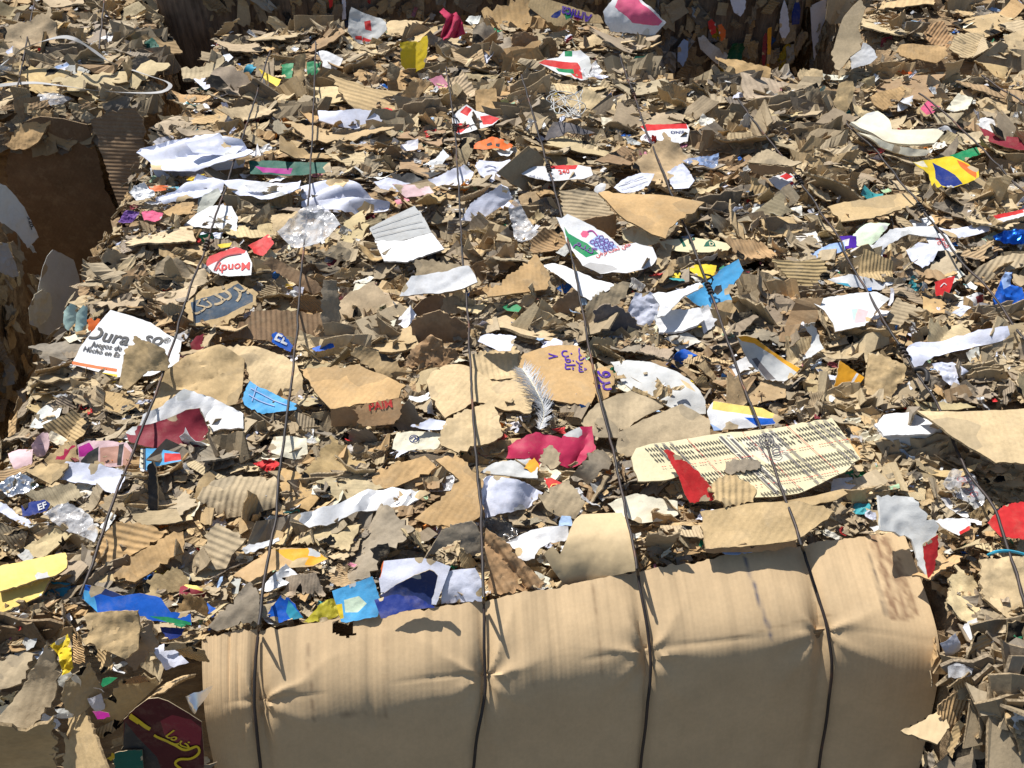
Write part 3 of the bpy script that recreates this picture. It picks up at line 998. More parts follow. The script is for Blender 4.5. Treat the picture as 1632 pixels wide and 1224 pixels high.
K('printed_board', 'printed cardboard', 'tan board with a curved crimson band, left of the pink printed carton', 'crimson banded board', 'C', 'tan', '70,732 90,716 113,701 121,708 124,735 105,742 80,741', t=30, d=[('crim', '88,733 94,717 112,703 120,711 112,716 103,733')])
K(PS, 'paper sheet', 'folded white paper lying below the pink printed carton', 'folded white paper', 'P', 'bw', '86,765 98,752 110,743 150,746 202,751 197,766 182,786 158,772', t=4, fold=[(150, 765, 198, 757, 25)])
K(CS, 'cardboard scrap', 'tan cardboard corner left of the folded white paper', 'tan corner', 'C', 'tan', '42,752 60,741 85,738 110,739 98,757 80,771', t=12, h=.012)
K('foil_scrap', 'foil', 'crinkled silver foil at the left edge', 'silver foil', 'M', 'foil', '-4,776 15,764 37,757 55,766 64,776 40,786 14,793', t=15, cr=.012)
K('plastic_strip', 'plastic strip', 'dark upright strip standing right of the first wire', 'dark upright strip', 'G', 'dk', '236,742 243,733 249,745 251,780 252,822 237,824', t=62, th=.004)
K(PS, 'paper scrap', 'greyish violet torn paper right of the dark upright strip', 'violet-grey paper', 'P', 'gy', '257,759 275,748 297,738 303,750 285,762 265,768', t=25)
K('cardboard_tube', 'cardboard tube', 'brown rolled cardboard stick slanting near the dark strip', 'rolled brown stick', 'C', 'tan', '296,800 310,778 330,746 338,742 344,750 328,780 314,806', t=20, c=-.05, cd=30)
K(CP, 'corrugated cardboard', 'bulging grey-brown crumpled board with fine flutes, left of the second wire', 'bulging fluted board', 'F', 'gt', '316,798 325,778 340,762 370,754 410,754 441,762 443,806 405,818 355,822', t=18, c=-.03, cd=90, cr=.007)
K(PK, 'plastic scrap', 'small bright red scrap beside the second wire', 'small red scrap', 'G', 'red', '404,740 418,733 432,731 446,738 438,748 427,753', t=25, cr=.008)
K('cloth_scrap', 'cloth', 'dirty cream cloth tag right of the second wire', 'cream cloth tag', 'P', 'cr', '430,710 436,696 460,694 488,698 491,728 470,731 450,728 433,722', t=22)
K('flattened_box', 'cardboard box', 'flattened orange-tan box with red letters on its front edge', 'flattened orange-tan box', 'C', 'ot', '478,594 520,589 573,585 610,600 650,622 636,638 580,646 527,652 505,630', t=3, h=.02, panels=[('rt', '527,652 580,646 636,638 633,668 605,676 574,678 528,679', ((527, 652), (636, 638)), 62)], cr=.0015, c=.002)
K('torn_carton', 'cardboard scrap', 'tan carton face stamped with red capital letters beneath the flattened orange-tan box', 'red stamped edge', 'C', 'rt', '560,652 600,640 640,634 641,660 628,676 575,680', t=40, h=.034, c=.001, cr=.001, tx=[('PAIM', 589, 655, 626, 649, 'red', 1.0)])
K(PK, 'packaging wrapper', 'crumpled crimson plastic sheet in the middle of the heap', 'crimson sheet', 'G', 'crim', '806,728 809,710 824,700 854,688 875,692 894,698 907,688 925,680 945,678 948,718 925,740 905,746 880,735 861,741 830,731', t=25, cr=.006, c=0, rd=(70, .012, .05), torn=.003)
K(CS, 'cardboard scrap', 'grey-tan torn scrap lying on the crimson sheet', 'scrap on crimson', 'C', 'gt', '859,735 866,716 880,711 893,722 894,738 884,747 866,745', t=22, h=.02)
K('printed_board', 'printed cardboard', 'flat orange-tan carton side with violet Persian lettering, beside a feather', 'Persian-lettered carton', 'C', 'ot', '827,566 877,551 921,553 945,592 952,621 941,646 910,644 877,638 848,630 829,612', t=6, cr=.0012, c=.003,
  tx=[('\ufe96\ufedb\ufeae\ufeb7', 922, 556, 922, 594, 'vio', 1.0), ('\ufee6\ufed4\ufee0\ufe97', 900, 560, 900, 590, 'vio', 1.0), ('\u06f8', 874, 564, 874, 573, 'vio', 1.0)])
K('printed_board', 'printed cardboard', 'narrow tan scrap with two large violet letters right of the fourth wire', 'violet-lettered scrap', 'C', 'ot', '950,588 962,584 977,592 980,612 970,632 955,640 946,615', t=8, tx=[('\ufeed\ufeae\ufb58', 960, 592, 960, 622, 'vio', 1.0)])
K(CP, 'corrugated cardboard', 'pale fluted board behind the Persian-lettered carton', 'pale fluted board', 'F', 'lt', '744,566 780,560 821,553 830,575 828,606 800,606 757,600', t=10, fa=10)
K(CS, 'cardboard scrap', 'large flat torn tan cardboard left of the feather', 'large torn tan', 'C', 'lt', '680,609 690,592 711,578 735,577 750,582 784,605 827,603 855,633 844,662 820,655 797,652 757,641 730,660 708,672 697,655 687,638', t=5, torn=.004)
K(CF, 'cardboard flap', 'smooth tan flap below the large torn cardboard, crossed by the third wire', 'smooth tan flap', 'C', 'lt', '711,671 745,652 784,638 795,665 801,695 780,708 755,712 731,722 703,710 700,700', t=14, h=.012)
K(PS, 'paper scrap', 'small bluish white paper hanging above its own shadow beside the third wire', 'hovering white paper', 'P', 'bw', '761,538 768,532 779,530 822,533 819,545 814,556 795,558', t=6, h=.035)
K('lined_board', 'curved board', 'white curved board standing on its lower edge left of the third wire', 'white curved board', 'G', 'w', '639,484 645,465 657,446 690,437 731,431 747,432 755,443 761,459 735,464 709,466 671,472', t=22, h=.03, c=.02, cd=20, th=.003, back='gt')
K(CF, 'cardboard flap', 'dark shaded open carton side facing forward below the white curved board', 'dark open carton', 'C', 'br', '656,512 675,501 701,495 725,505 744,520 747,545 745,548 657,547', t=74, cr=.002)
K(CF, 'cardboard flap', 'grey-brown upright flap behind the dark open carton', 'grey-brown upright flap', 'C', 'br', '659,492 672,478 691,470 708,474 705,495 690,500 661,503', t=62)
K(CP, 'corrugated cardboard', 'narrow fan of fluted board wedged against the third wire', 'fluted fan', 'F', 'gt', '704,496 706,475 709,462 722,474 740,485 742,506 722,500', t=50)
K(CS, 'cardboard scrap', 'folded orange-brown scrap with three upright fins left of the third wire', 'finned orange-brown scrap', 'C', 'rt', '644,586 650,570 657,558 672,545 687,533 700,543 711,556 725,556 732,566 715,580 694,590', t=40, cr=.012)
K(CS, 'cardboard scrap', 'long brown board end in a dark hollow behind the white curved board', 'board in hollow', 'C', 'gt', '659,412 690,414 737,424 742,442 700,440 662,440', t=35)
K('flattened_box', 'cardboard box', 'triangular orange-tan carton corner right of the third wire', 'triangular carton corner', 'C', 'ot', '772,468 800,450 825,430 854,408 866,422 877,439 872,460 820,468 777,476', t=12, r=8, h=.02, cr=.002)
K(PS, 'paper sheet', 'smooth white sheet under the printed fruit pack, crossed by the fourth wire', 'smooth white sheet', 'P', 'w', '866,417 880,414 899,419 915,428 945,440 981,452 962,466 941,478 925,472 898,445', t=5, h=.01, cr=.002)
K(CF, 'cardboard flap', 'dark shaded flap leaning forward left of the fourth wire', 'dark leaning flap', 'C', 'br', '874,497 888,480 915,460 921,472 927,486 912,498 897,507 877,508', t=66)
K(CF, 'cardboard flap', 'pale grey-tan folded board right of the fourth wire', 'pale folded board', 'C', 'gt', '933,492 939,480 960,466 991,449 1003,452 996,470 985,485 963,497 937,520', t=42, h=.01)
K(CS, 'folded board', 'dark grey folded board forming a small cave below the pale folded board', 'grey cave board', 'C', 'sl', '946,492 958,486 970,483 987,490 1003,498 1015,515 1023,531 985,530 948,523', t=72)
K('waxed_paper', 'paper scrap', 'pale translucent paper pleated into an upright fan', 'pleated paper fan', 'P', 'bw', '1002,495 1008,478 1013,466 1025,467 1036,464 1045,470 1054,477 1050,492 1040,512 1033,528 1025,529 1014,512', t=50, cr=.009, marks=None)
K(PS, 'torn board', 'white torn strip casting shade on the light blue curl', 'white torn strip', 'P', 'w', '1040,466 1050,462 1062,465 1090,456 1117,444 1122,452 1105,462 1090,470 1076,484 1064,495 1049,500 1052,482', t=8, h=.04, th=.003)
K(PK, 'packaging scrap', 'light blue curled carton with one dark spot beside the fifth wire', 'light blue curl', 'G', 'cyan', '1086,486 1098,470 1111,457 1132,446 1150,432 1168,427 1175,445 1165,458 1160,470 1165,486 1150,490 1138,496 1108,492', t=30, c=.03, cd=10, d=[('dk', '1136,466 1140,457 1148,456 1150,465 1143,472')], back='gw')
K(PK, 'packaging scrap', 'orange rounded flap behind the white torn strip', 'orange rounded flap', 'G', 'yel', '1094,426 1108,421 1125,421 1142,424 1139,438 1124,446 1108,437', t=15)
K('packaging_bag', 'packaging', 'white printed sack with green band, purple honeycomb and red Persian lettering', 'printed fruit pack', 'G', 'w',
  '886,348 895,350 904,344 930,355 963,371 987,391 1013,387 1040,394 1048,412 1038,425 1020,432 998,438 975,437 956,441 940,432 928,426 922,414 906,393 897,368', t=16, h=.015, cr=.0025, c=.012,
  d=[('grn', '899,362 906,372 920,380 936,388 954,405 934,412 913,395 902,376'), ('lbl', '937,387 953,374 980,390 985,394 961,404'), ('pink', '925,373 929,368 937,369 939,374 934,379 928,378'), ('gy', '928,427 940,420 975,425 985,432 956,441 940,434')],
  tx=[('\ufee1\ufeaa\ufee8\ufb94', 916, 390, 944, 407, 'pur', 1.0), ('\ufebd\ufeae\ufe97 \ufe95\ufea8\ufe97 \ufee5\ufee9\ufea3', 950, 411, 1006, 392, 'red', 1.2)],
  marks=multi(*[rings(x, y, 4.2, 3.4, 1.4, 'pur', 10) for x, y in ((944, 386), (952, 383), (950, 390), (958, 379), (959, 387), (958, 394), (966, 384), (966, 391), (965, 399), (974, 389), (973, 396))], strokes(['936,370 944,369 952,377'], 1.6, 'mag')))
K(CS, 'cardboard scrap', 'big flat orange-tan torn board above the printed fruit pack', 'big torn board', 'C', 'ot', '953,309 962,305 1000,308 1035,309 1080,313 1123,321 1108,336 1085,346 1068,357 1062,371 1040,366 1016,355 1000,348 985,340 966,322', t=4, h=.045, cr=.003, torn=.003)
K(CP, 'corrugated cardboard', 'grey-tan ribbed board left of the big torn board', 'grey ribbed board', 'F', 'gt', '890,305 920,302 951,306 965,322 978,343 945,350 904,354 894,330', t=20, fa=80)
K(CF, 'cardboard flap', 'reddish brown shaded flap hanging below the grey ribbed board', 'reddish brown flap', 'C', 'rt', '924,354 950,345 982,342 982,372 978,379 955,374', t=66)
K('plastic_scrap', 'plastic scrap', 'black crumpled plastic beside the fourth wire', 'black plastic', 'L', 'dk', '857,320 870,315 888,318 891,344 872,346 859,341', t=45)
K('plastic_bag', 'plastic bag', 'clear plastic bag pulled into a narrow upright wedge', 'clear plastic wedge', 'L', 'film', '810,335 818,326 826,323 840,348 858,376 848,388 831,392 821,388', t=30, cr=.012)
K('lined_board', 'torn board', 'grey and white board with thin dark lines, bent at the middle', 'grey lined board', 'P', 'gw', '589,364 620,347 661,328 676,348 688,371 660,378 640,384 597,384', t=26, h=.015, th=.003, cr=.0025, panels=[('w', '597,384 640,384 688,371 700,386 708,397 680,406 650,417 612,416', ((597, 384), (688, 371)), -28)], marks=strokes(['592,366 630,352 668,340', '594,372 640,360 678,352', '598,379 650,366 684,362', '606,384 650,376'], 1.0, 'gy'))
K(CF, 'curved board', 'pale blue-grey curved board leaning right of the third wire', 'blue-grey curved board', 'P', 'bw', '736,354 743,337 752,323 775,308 797,297 808,303 815,318 795,332 775,345 757,354', t=52, c=.025, cd=40, th=.003)
K('crumpled_cloth', 'white cloth', 'crumpled bluish white cloth spilling over the left edge of the central bale', 'crumpled white cloth', 'P', 'bw', '219,247 226,240 245,237 300,226 350,217 358,229 388,233 407,250 392,260 377,264 345,270 313,278 246,279 241,262', t=14, h=.02, cr=.008, th=.002, c=0, rd=(12, .030, .055))
K('plastic_strip', 'plastic strip', 'dark green black strip with a magenta end below the white cloth', 'dark green strip', 'G', 'dgr', '398,261 430,258 480,260 527,262 528,277 470,280 400,281', t=18, d=[('mag', '407,269 467,270 463,278 420,278')])
K(PS, 'paper sheet', 'crumpled white paper strip just below the dark green strip, crossed by the first wire', 'left white strip', 'P', 'bw', '253,318 268,312 283,307 300,294 316,281 340,283 358,288 352,305 330,312 310,319 280,326 262,331', t=12, cr=.008, c=0, rd=(20, .014, .04))
K(PS, 'paper sheet', 'long crumpled white paper between the first and second wires', 'middle white strip', 'P', 'bw', '356,302 385,297 420,296 450,300 482,299 480,316 455,322 430,329 400,322 373,316', t=10, cr=.007, c=0, rd=(20, .014, .04))
K(PS, 'paper sheet', 'long white paper with dirty folds right of the second wire', 'long white paper', 'P', 'bw', '478,295 510,292 544,290 562,290 590,303 625,314 640,326 600,331 550,331 500,332 480,325', t=12, cr=.008, c=0, rd=(20, .014, .04))
K(PS, 'paper scrap', 'pink paper strip between white papers left of the third wire', 'pink paper strip', 'P', 'lpk', '626,301 650,298 684,297 692,310 670,313 647,316', t=12, h=.012)
K(PS, 'paper sheet', 'crumpled white paper leaning against the third wire', 'leaning white paper', 'P', 'bw', '661,294 680,287 697,280 720,268 741,258 755,266 750,282 744,298 722,300 704,304', t=22, cr=.009)
K(PS, 'paper sheet', 'white paper with pen scribbles right of the third wire', 'scribbled white paper', 'P', 'bw', '757,266 764,257 790,258 812,256 818,268 800,280 784,291 765,280', t=15, cr=.007, marks=strokes(['772,268 780,265 790,268', '775,274 786,272 796,275'], 1.0, 'nav'))
K('plastic_strip', 'plastic scrap', 'black folded strip under the leaning white paper', 'black folded strip', 'G', 'dk', '624,281 645,277 675,276 704,278 690,284 677,288 657,297 631,294', t=25)
K('packaging_bag', 'packaging', 'white plastic packet with red top and red digits 240, crossed by the fourth wire', 'white 240 packet', 'G', 'w', '830,278 838,270 850,266 894,263 925,264 941,267 945,280 930,286 905,287 874,289 846,284', t=16, h=.012, d=[('red', '867,264 895,261 921,264 917,271 895,270 876,269')], tx=[('240', 891, 278, 908, 276, 'red', 1.1), ('\ufeaa\ufee8\ufed7 \ufeaa\ufeca\ufea1', 842, 282, 866, 289, 'nav', .9)], cr=.004)
K('paper_bag', 'paper bag', 'crumpled tan kraft bag lying above the white 240 packet', 'crumpled tan bag', 'C', 'tan', '817,264 822,250 829,240 845,235 880,242 911,252 928,262 894,265 865,265 842,269', t=14, cr=.009, torn=.001)
K(CF, 'plastic flap', 'bright yellow folded flap standing upright near the top of the heap', 'yellow flap', 'G', 'yel', '637,68 648,66 663,66 668,69 674,61 681,60 683,70 681,90 677,109 666,113 659,118 648,113 639,103', t=58, fold=[(663, 66, 660, 118, 40)], cr=.003, th=.0015)
K('cloth_scrap', 'cloth', 'bunched crimson pink cloth at the top of the heap', 'crimson pink cloth', 'P', 'crim', '700,15 706,10 713,17 717,22 727,19 733,28 740,48 742,53 731,57 717,60 701,64 708,42 711,30', t=50, cr=.006, c=0, rd=(70, .022, .035), th=.004, h=.02)
K('plastic_bag', 'plastic sack', 'puffy white plastic sack with bright pink print at the top', 'white pink sack', 'G', 'w', '960,22 970,8 984,-8 1018,-8 1030,8 1062,36 1052,46 1044,54 1010,52 974,51 963,36', t=46, d=[('pink', '979,14 986,-4 1016,-5 1024,8 1056,34 1050,40 1025,39 1007,37 998,28 986,21')], cr=.008, c=-.05, h=.02)
K('printed_board', 'printed cardboard', 'leaning tan carton with colourful doodles and upside-down violet lettering', 'doodled carton', 'C', 'tan', '841,10 846,-4 862,-5 910,10 957,26 962,37 935,36 911,31 897,42 882,40 860,24', t=44, h=.03, cr=.002, d=[('dbl', '878,26 884,20 890,17 895,15 893,24 888,29 880,28'), ('grn', '898,19 902,16 915,21 912,28 902,32'), ('dred', '913,29 918,24 926,25 930,31 920,33')], tx=[('Arnica', 944, 24, 896, 10, 'vio', 1.3)])
K('carton', 'cardboard box', 'crushed white box with red print at the upper left of the heap', 'crushed white red box', 'P', 'gw', '554,50 557,20 560,12 580,20 614,30 617,48 607,58 597,68 580,70 567,66', t=46, th=.003, d=[('red', '580,33 590,31 592,48 582,46'), ('red', '566,56 576,56 577,63 566,61'), ('red', '578,58 594,64 590,67 577,65')])
K(CS, 'cardboard scrap', 'flat pale tan board right of the crushed white red box', 'flat pale board', 'C', 'lt', '617,34 624,30 660,32 695,35 686,45 677,53 650,55 615,58', t=12)
K('packaging_wrapper', 'packaging wrapper', 'crushed wrapper with red front, green bands and grey-white striped side', 'red green wrapper', 'G', 'w', '858,104 866,98 890,92 898,82 925,82 938,92 942,108 936,130 926,132 905,126 890,122 872,110', t=26, d=[('red', '858,104 866,97 900,100 920,102 927,113 928,130 916,127 905,116 880,109'), ('grn', '900,78 912,76 912,90 900,90'), ('grn', '885,112 913,113 915,121 890,118'), ('gw', '922,100 938,92 942,108 936,131 929,130')], cr=.004)
K('packaging_wrapper', 'packaging wrapper', 'flat wrapper with red and white print beside the third wire', 'red white wrapper', 'G', 'w', '720,188 730,178 744,170 757,177 775,182 796,190 786,200 760,208 731,218 723,208', t=14, d=[('red', '722,200 735,195 750,200 735,214 726,214'), ('red', '765,186 780,184 796,190 784,199 770,199'), ('red', '733,180 743,172 752,176 745,186')], marks=strokes(['744,205 755,200 762,206', '740,208 746,198 752,208'], 1.2, 'dk'), cr=.005)
K(PK, 'plastic scrap', 'round coral red scrap above the long blue-white board', 'coral red scrap', 'G', 'red', '599,184 606,175 615,172 624,174 630,186 622,197 613,207 605,196', t=24, cr=.007)
K('lined_board', 'white board', 'long bluish white board lying flat near the second wire', 'long blue-white board', 'P', 'bw', '508,182 520,180 544,181 575,181 593,184 610,196 601,206 580,205 555,203 510,200', t=18, th=.003, cr=.002)
K(PK, 'packaging scrap', 'bright orange printed scrap right of the third wire', 'orange printed scrap', 'G', 'rora', '746,231 765,223 784,217 802,222 817,228 812,240 795,236 774,238', t=12, d=[('dk', '775,228 783,225 785,231 777,233'), ('dk', '790,228 797,228 796,234 790,233')])
K(CF, 'cardboard flap', 'dark slate bent panel near the fourth wire', 'dark slate panel', 'C', 'sl', '868,221 874,207 881,195 895,194 908,197 930,206 948,214 930,216 905,213 890,218', t=30, h=.02)
K(CF, 'cardboard flap', 'dark brown upright flap with pleats near the top of the heap', 'pleated dark flap', 'C', 'br', '813,84 815,66 818,53 830,50 845,52 858,62 856,78 853,88 830,88', t=68, cr=.008)
K(PK, 'packaging scrap', 'dark green carton scrap with a tan inside near the upper fifth wire', 'dark green scrap', 'G', 'dgr', '1000,113 1006,100 1012,90 1024,90 1037,87 1042,100 1040,112 1024,114', t=52, d=[('ot', '1026,93 1034,102 1037,113 1024,113')])
K(CS, 'cardboard scrap', 'small square orange-tan board standing in the upper middle', 'square orange-tan board', 'C', 'ot', '757,146 774,143 791,144 793,177 776,180 759,178', t=28)
K(PS, 'paper scrap', 'white paper with a maroon edge in the upper middle', 'white maroon paper', 'P', 'w', '729,84 736,77 746,73 770,71 797,70 788,76 774,81 747,89', t=14, d=[('dred', '775,72 797,69 790,76 778,78')])
K('packaging_wrapper', 'packaging wrapper', 'white wrapper with bright red upper half crossed by the fifth wire', 'white red wrapper', 'G', 'w', '1020,202 1030,197 1060,198 1094,197 1099,206 1096,225 1072,231 1050,224 1032,216', t=14, d=[('red', '1020,202 1030,196 1094,197 1096,205 1060,206 1030,209')], tx=[('ONIS', 1069, 214, 1091, 213, 'nav', .9)], cr=.004)
K(CS, 'cardboard scrap', 'pale tan long board below the doodled carton', 'pale long board', 'C', 'lt', '924,66 945,54 966,45 972,55 968,66 945,74 926,76', t=22)

# --- right-hand side
K('leaning_board', 'cardboard panel', 'big grey-tan board leaning at the edge of the far right bale', 'leaning grey board', 'C', 'gt', '1324,90 1330,70 1339,41 1347,27 1358,15 1369,6 1379,18 1372,36 1367,49 1374,63 1372,80 1355,92 1345,106 1337,117 1331,114', t=36, r=-22, h=.03, cr=.002)
K('white_board', 'white board', 'white glossy panel at the foot of the leaning grey board', 'white glossy panel', 'G', 'w', '1355,92 1372,78 1376,65 1390,78 1398,92 1386,103 1370,106 1357,111', t=42, r=-12, h=.02, cr=.002)
K('flattened_box', 'cardboard box', 'long crushed tan box end with a dark hollow beneath', 'long crushed box', 'C', 'ot', '1428,84 1431,76 1436,71 1470,72 1507,74 1509,90 1492,101 1465,95 1443,91', t=24, h=.03)
K(CS, 'cardboard scrap', 'wrinkled orange-brown board above the long crushed box', 'wrinkled orange-brown board', 'F', 'rt', '1471,56 1477,46 1483,38 1501,35 1509,46 1518,60 1515,77 1498,72 1484,70', t=26, cr=.006)
K(CP, 'corrugated cardboard', 'triangular fluted board with a shaded side near the upper right', 'triangular fluted board', 'F', 'lt', '1512,77 1518,66 1526,55 1545,54 1567,55 1558,74 1549,93 1532,93', t=24, panels=[('gt', '1549,93 1558,74 1567,55 1571,64 1575,77 1562,86', ((1567, 55), (1549, 93)), 55)], fa=60)
K(PK, 'plastic scrap', 'vivid orange plastic in the dark hollow under the long crushed box', 'vivid orange plastic', 'G', 'rora', '1425,111 1436,109 1443,114 1457,113 1458,124 1449,127 1442,122', t=30, cr=.008)
K('plastic_scrap', 'plastic packaging', 'rounded bright blue packet beside a tall tan board', 'bright blue packet', 'G', 'cyan', '1301,150 1305,143 1313,140 1325,139 1334,142 1333,155 1329,163 1314,168 1305,162', t=26, d=[('nav', '1303,149 1312,148 1316,158 1308,160')], c=-.03)
K(CF, 'cardboard flap', 'tall tan board standing upright right of the bright blue packet', 'tall tan board', 'C', 'tan', '1329,168 1333,150 1337,133 1348,129 1360,129 1363,143 1355,165 1345,187 1331,181', t=44, r=-10, h=.01)
K('folded_fabric', 'cream fabric', 'folded cream fabric with rolled edges on the right', 'cream folded fabric', 'P', 'cr', '1352,203 1366,191 1382,180 1398,178 1407,186 1414,196 1418,213 1450,219 1484,225 1493,231 1481,243 1460,243 1443,241 1420,236 1402,231 1380,219 1367,212', t=16, h=.02, cr=.003, c=0, rd=(150, .012, .09), th=.006, torn=.0003)
K('fabric_roll', 'cream fabric', 'rolled cream hem along the lower edge of the folded fabric', 'rolled cream hem', 'P', 'cr', '1366,211 1400,222 1440,232 1484,236 1491,232 1480,244 1450,245 1402,233', t=35, h=.035, c=-.03, cd=75, th=.004, torn=.0003)
K('printed_board', 'printed cardboard', 'tan scrap with a rose pink patch beside a wire', 'pink patched scrap', 'C', 'tan', '1457,178 1470,166 1484,157 1503,157 1501,170 1488,180 1476,186', t=18, d=[('pink', '1466,175 1478,160 1500,169 1488,180 1476,184')])
K(PS, 'paper scrap', 'pale cream torn board right of the pink patched scrap', 'pale cream board', 'P', 'cr', '1506,177 1515,164 1525,152 1537,155 1548,160 1544,170 1539,178 1519,181', t=20, th=.003)
K(CS, 'cardboard scrap', 'flat dusty tan board near the right edge', 'dusty tan board', 'C', 'lt', '1556,164 1568,158 1581,154 1600,159 1614,164 1611,172 1607,179 1577,185', t=14)
K('paper_roll', 'paper roll', 'long white rolled paper lying right of the cream fabric', 'white paper roll', 'P', 'w', '1475,219 1488,210 1504,202 1525,195 1543,190 1545,204 1520,212 1492,222', t=20, c=-.05, cd=65, th=.002)
K(PK, 'plastic scrap', 'flat dull maroon plastic at the right edge', 'flat maroon plastic', 'G', 'dred', '1558,206 1572,211 1588,218 1624,222 1640,240 1618,240 1596,235 1575,229', t=10, h=.01)
K('plastic_bag', 'plastic bag', 'glossy white plastic with reddish smears above the flat maroon plastic', 'smeared white plastic', 'G', 'w', '1554,197 1562,190 1571,186 1585,192 1600,199 1616,212 1600,214 1586,213 1570,204', t=18, h=.02, d=[('lpk', '1590,202 1608,207 1606,211 1594,209')], cr=.008)
K(PK, 'plastic scrap', 'flat green plastic scrap below the white paper roll', 'flat green plastic', 'G', 'grn', '1514,248 1535,241 1556,235 1562,247 1545,252 1529,258', t=12)
K('packaging_bag', 'packaging', 'yellow packet with a dark blue figure and red-orange end', 'yellow blue packet', 'G', 'yel', '1452,263 1475,257 1505,252 1516,252 1536,264 1555,276 1556,289 1540,296 1518,301 1486,298 1480,278', t=16, h=.02, d=[('dbl', '1485,260 1497,266 1520,282 1532,297 1512,301 1500,296 1491,284 1490,272'), ('rora', '1522,258 1540,268 1552,276 1552,290 1540,282 1528,270'), ('cr', '1453,263 1470,259 1478,268 1468,268')], cr=.005)
K(PL, 'plastic film', 'small magenta plastic strip left of the cream fabric', 'magenta strip', 'G', 'mag', '1314,213 1324,205 1336,200 1341,204 1332,210 1322,216', t=15)
K('paper_cup', 'paper cup', 'crushed white cup lying left of the magenta strip', 'crushed white cup', 'P', 'w', '1284,214 1291,205 1301,199 1311,205 1316,213 1308,220 1296,221', t=40, c=-.04)
K('carton', 'cardboard box', 'grey-brown crushed carton with a dark open side near the top wires', 'grey-brown crushed carton', 'C', 'gt', '1190,262 1204,249 1221,240 1250,250 1277,262 1262,267 1235,262 1211,262', t=10, h=.05, panels=[('br', '1190,262 1211,262 1235,262 1262,267 1266,275 1240,276 1213,279 1200,276', ((1190, 262), (1262, 267)), 70)])
K('printed_paper', 'printed paper', 'white paper with red curved print right of the crushed carton', 'red printed paper', 'P', 'w', '1224,288 1236,283 1252,280 1271,289 1264,297 1256,303 1242,308', t=14, d=[('red', '1241,284 1252,281 1262,287 1252,290'), ('red', '1250,299 1268,290 1270,293 1256,302')])
K(CS, 'cardboard scrap', 'wide flat tan board lying in the middle of the right-hand bale', 'wide flat board', 'C', 'tan', '1318,331 1345,323 1383,317 1412,310 1443,305 1472,322 1450,332 1420,341 1380,349 1340,353', t=3, cr=.003, torn=.004)
K('plastic_tray', 'plastic film', 'dull grey-blue plastic sheet right of the fifth wire', 'grey-blue plastic', 'L', 'lbl', '1086,262 1103,255 1120,250 1146,242 1145,262 1122,265 1100,269', t=14)
K(CS, 'cardboard scrap', 'tan torn board crossed by the sixth wire', 'tan board under wire', 'C', 'tan', '1210,355 1236,350 1265,346 1278,355 1289,364 1270,371 1248,378 1230,372 1218,371', t=6)
K('printed_paper', 'paper sack', 'cream paper sack with dark green letters right of the big torn board', 'cream lettered sack', 'P', 'pale', '1050,385 1078,381 1110,379 1140,383 1168,390 1160,399 1128,402 1095,402 1062,398', t=10, tx=[('P', 1098, 388, 1109, 388, 'dgr', 1.0), ('D', 1131, 392, 1138, 392, 'pale', 1.2)], d=[('dgr', '1121,393 1125,386 1132,381 1139,387 1141,393'), ('dgr', '1081,378 1086,377 1094,393 1089,394')], cr=.002)
K('paper_scraps', 'paper scrap', 'chopped pale yellow paper below the big torn board', 'chopped yellow paper', 'P', 'pale', '990,368 1010,362 1030,366 1052,376 1050,390 1030,392 1010,386 994,382', t=10, cr=.012)
K(PS, 'paper sheet', 'pale mint green paper near the right-hand white papers', 'mint green paper', 'P', 'lg', '1354,372 1368,360 1381,353 1400,353 1420,353 1412,365 1402,378 1385,386 1370,391', t=8)
K('white_box', 'white carton', 'opened white carton with a shaded inside on the right', 'opened white carton', 'P', 'w', '1386,398 1400,382 1418,367 1435,363 1456,359 1488,359 1497,378 1466,376 1448,372 1425,385 1402,402', t=24, h=.015, th=.002)
K('printed_paper', 'printed paper', 'white paper printed with a red cluster beside a wire on the right', 'red cluster paper', 'P', 'w', '1474,374 1490,371 1508,373 1518,390 1529,408 1508,409 1488,406', t=16, marks=multi(*[rings(x, y, 3.2, 2.6, 1.2, 'red', 9) for x, y in ((1493, 380), (1499, 383), (1505, 382), (1496, 388), (1503, 389), (1508, 393))]))
K(PK, 'carton', 'periwinkle blue carton panel left of a purple label on the right', 'periwinkle panel', 'G', 'lbl', '1286,410 1304,398 1321,390 1345,386 1347,400 1325,408 1305,414', t=14)
K(PK, 'packaging scrap', 'purple and white label scrap beside the sixth wire', 'purple label', 'G', 'vio', '1338,377 1352,376 1365,377 1366,394 1355,397 1346,398', t=20, d=[('w', '1342,384 1354,380 1352,392 1344,394')])
K('foil_bag', 'foil packet', 'shiny royal blue foil packet at the right edge', 'royal blue foil', 'M', 'blue', '1574,386 1586,378 1598,373 1618,371 1640,370 1640,391 1615,392 1590,393', t=20, cr=.012)
K('book', 'book', 'red paperback edge showing white pages at the right edge', 'red book', 'G', 'red', '1580,347 1605,340 1640,331 1640,342 1615,350 1589,357', t=12, h=.02, th=.012, d=[('w', '1584,352 1640,337 1640,343 1589,358')])
K(PL, 'plastic film', 'yellow-green plastic scrap above the royal blue foil', 'yellow-green plastic', 'G', 'lg', '1564,381 1584,369 1605,360 1622,369 1602,378 1580,386', t=14, cr=.008)
K('white_board', 'white board', 'white board printed with a green and a lilac patch, crossed by the sixth wire', 'white patched board', 'G', 'w', '1291,479 1325,472 1365,466 1398,464 1419,475 1408,484 1400,492 1390,506 1378,519 1355,524 1331,529 1327,515 1314,495', t=8, h=.02, th=.003, cr=.002, d=[('mint', '1358,492 1368,490 1382,506 1361,515'), ('lpk', '1368,490 1385,494 1378,514 1361,515')])
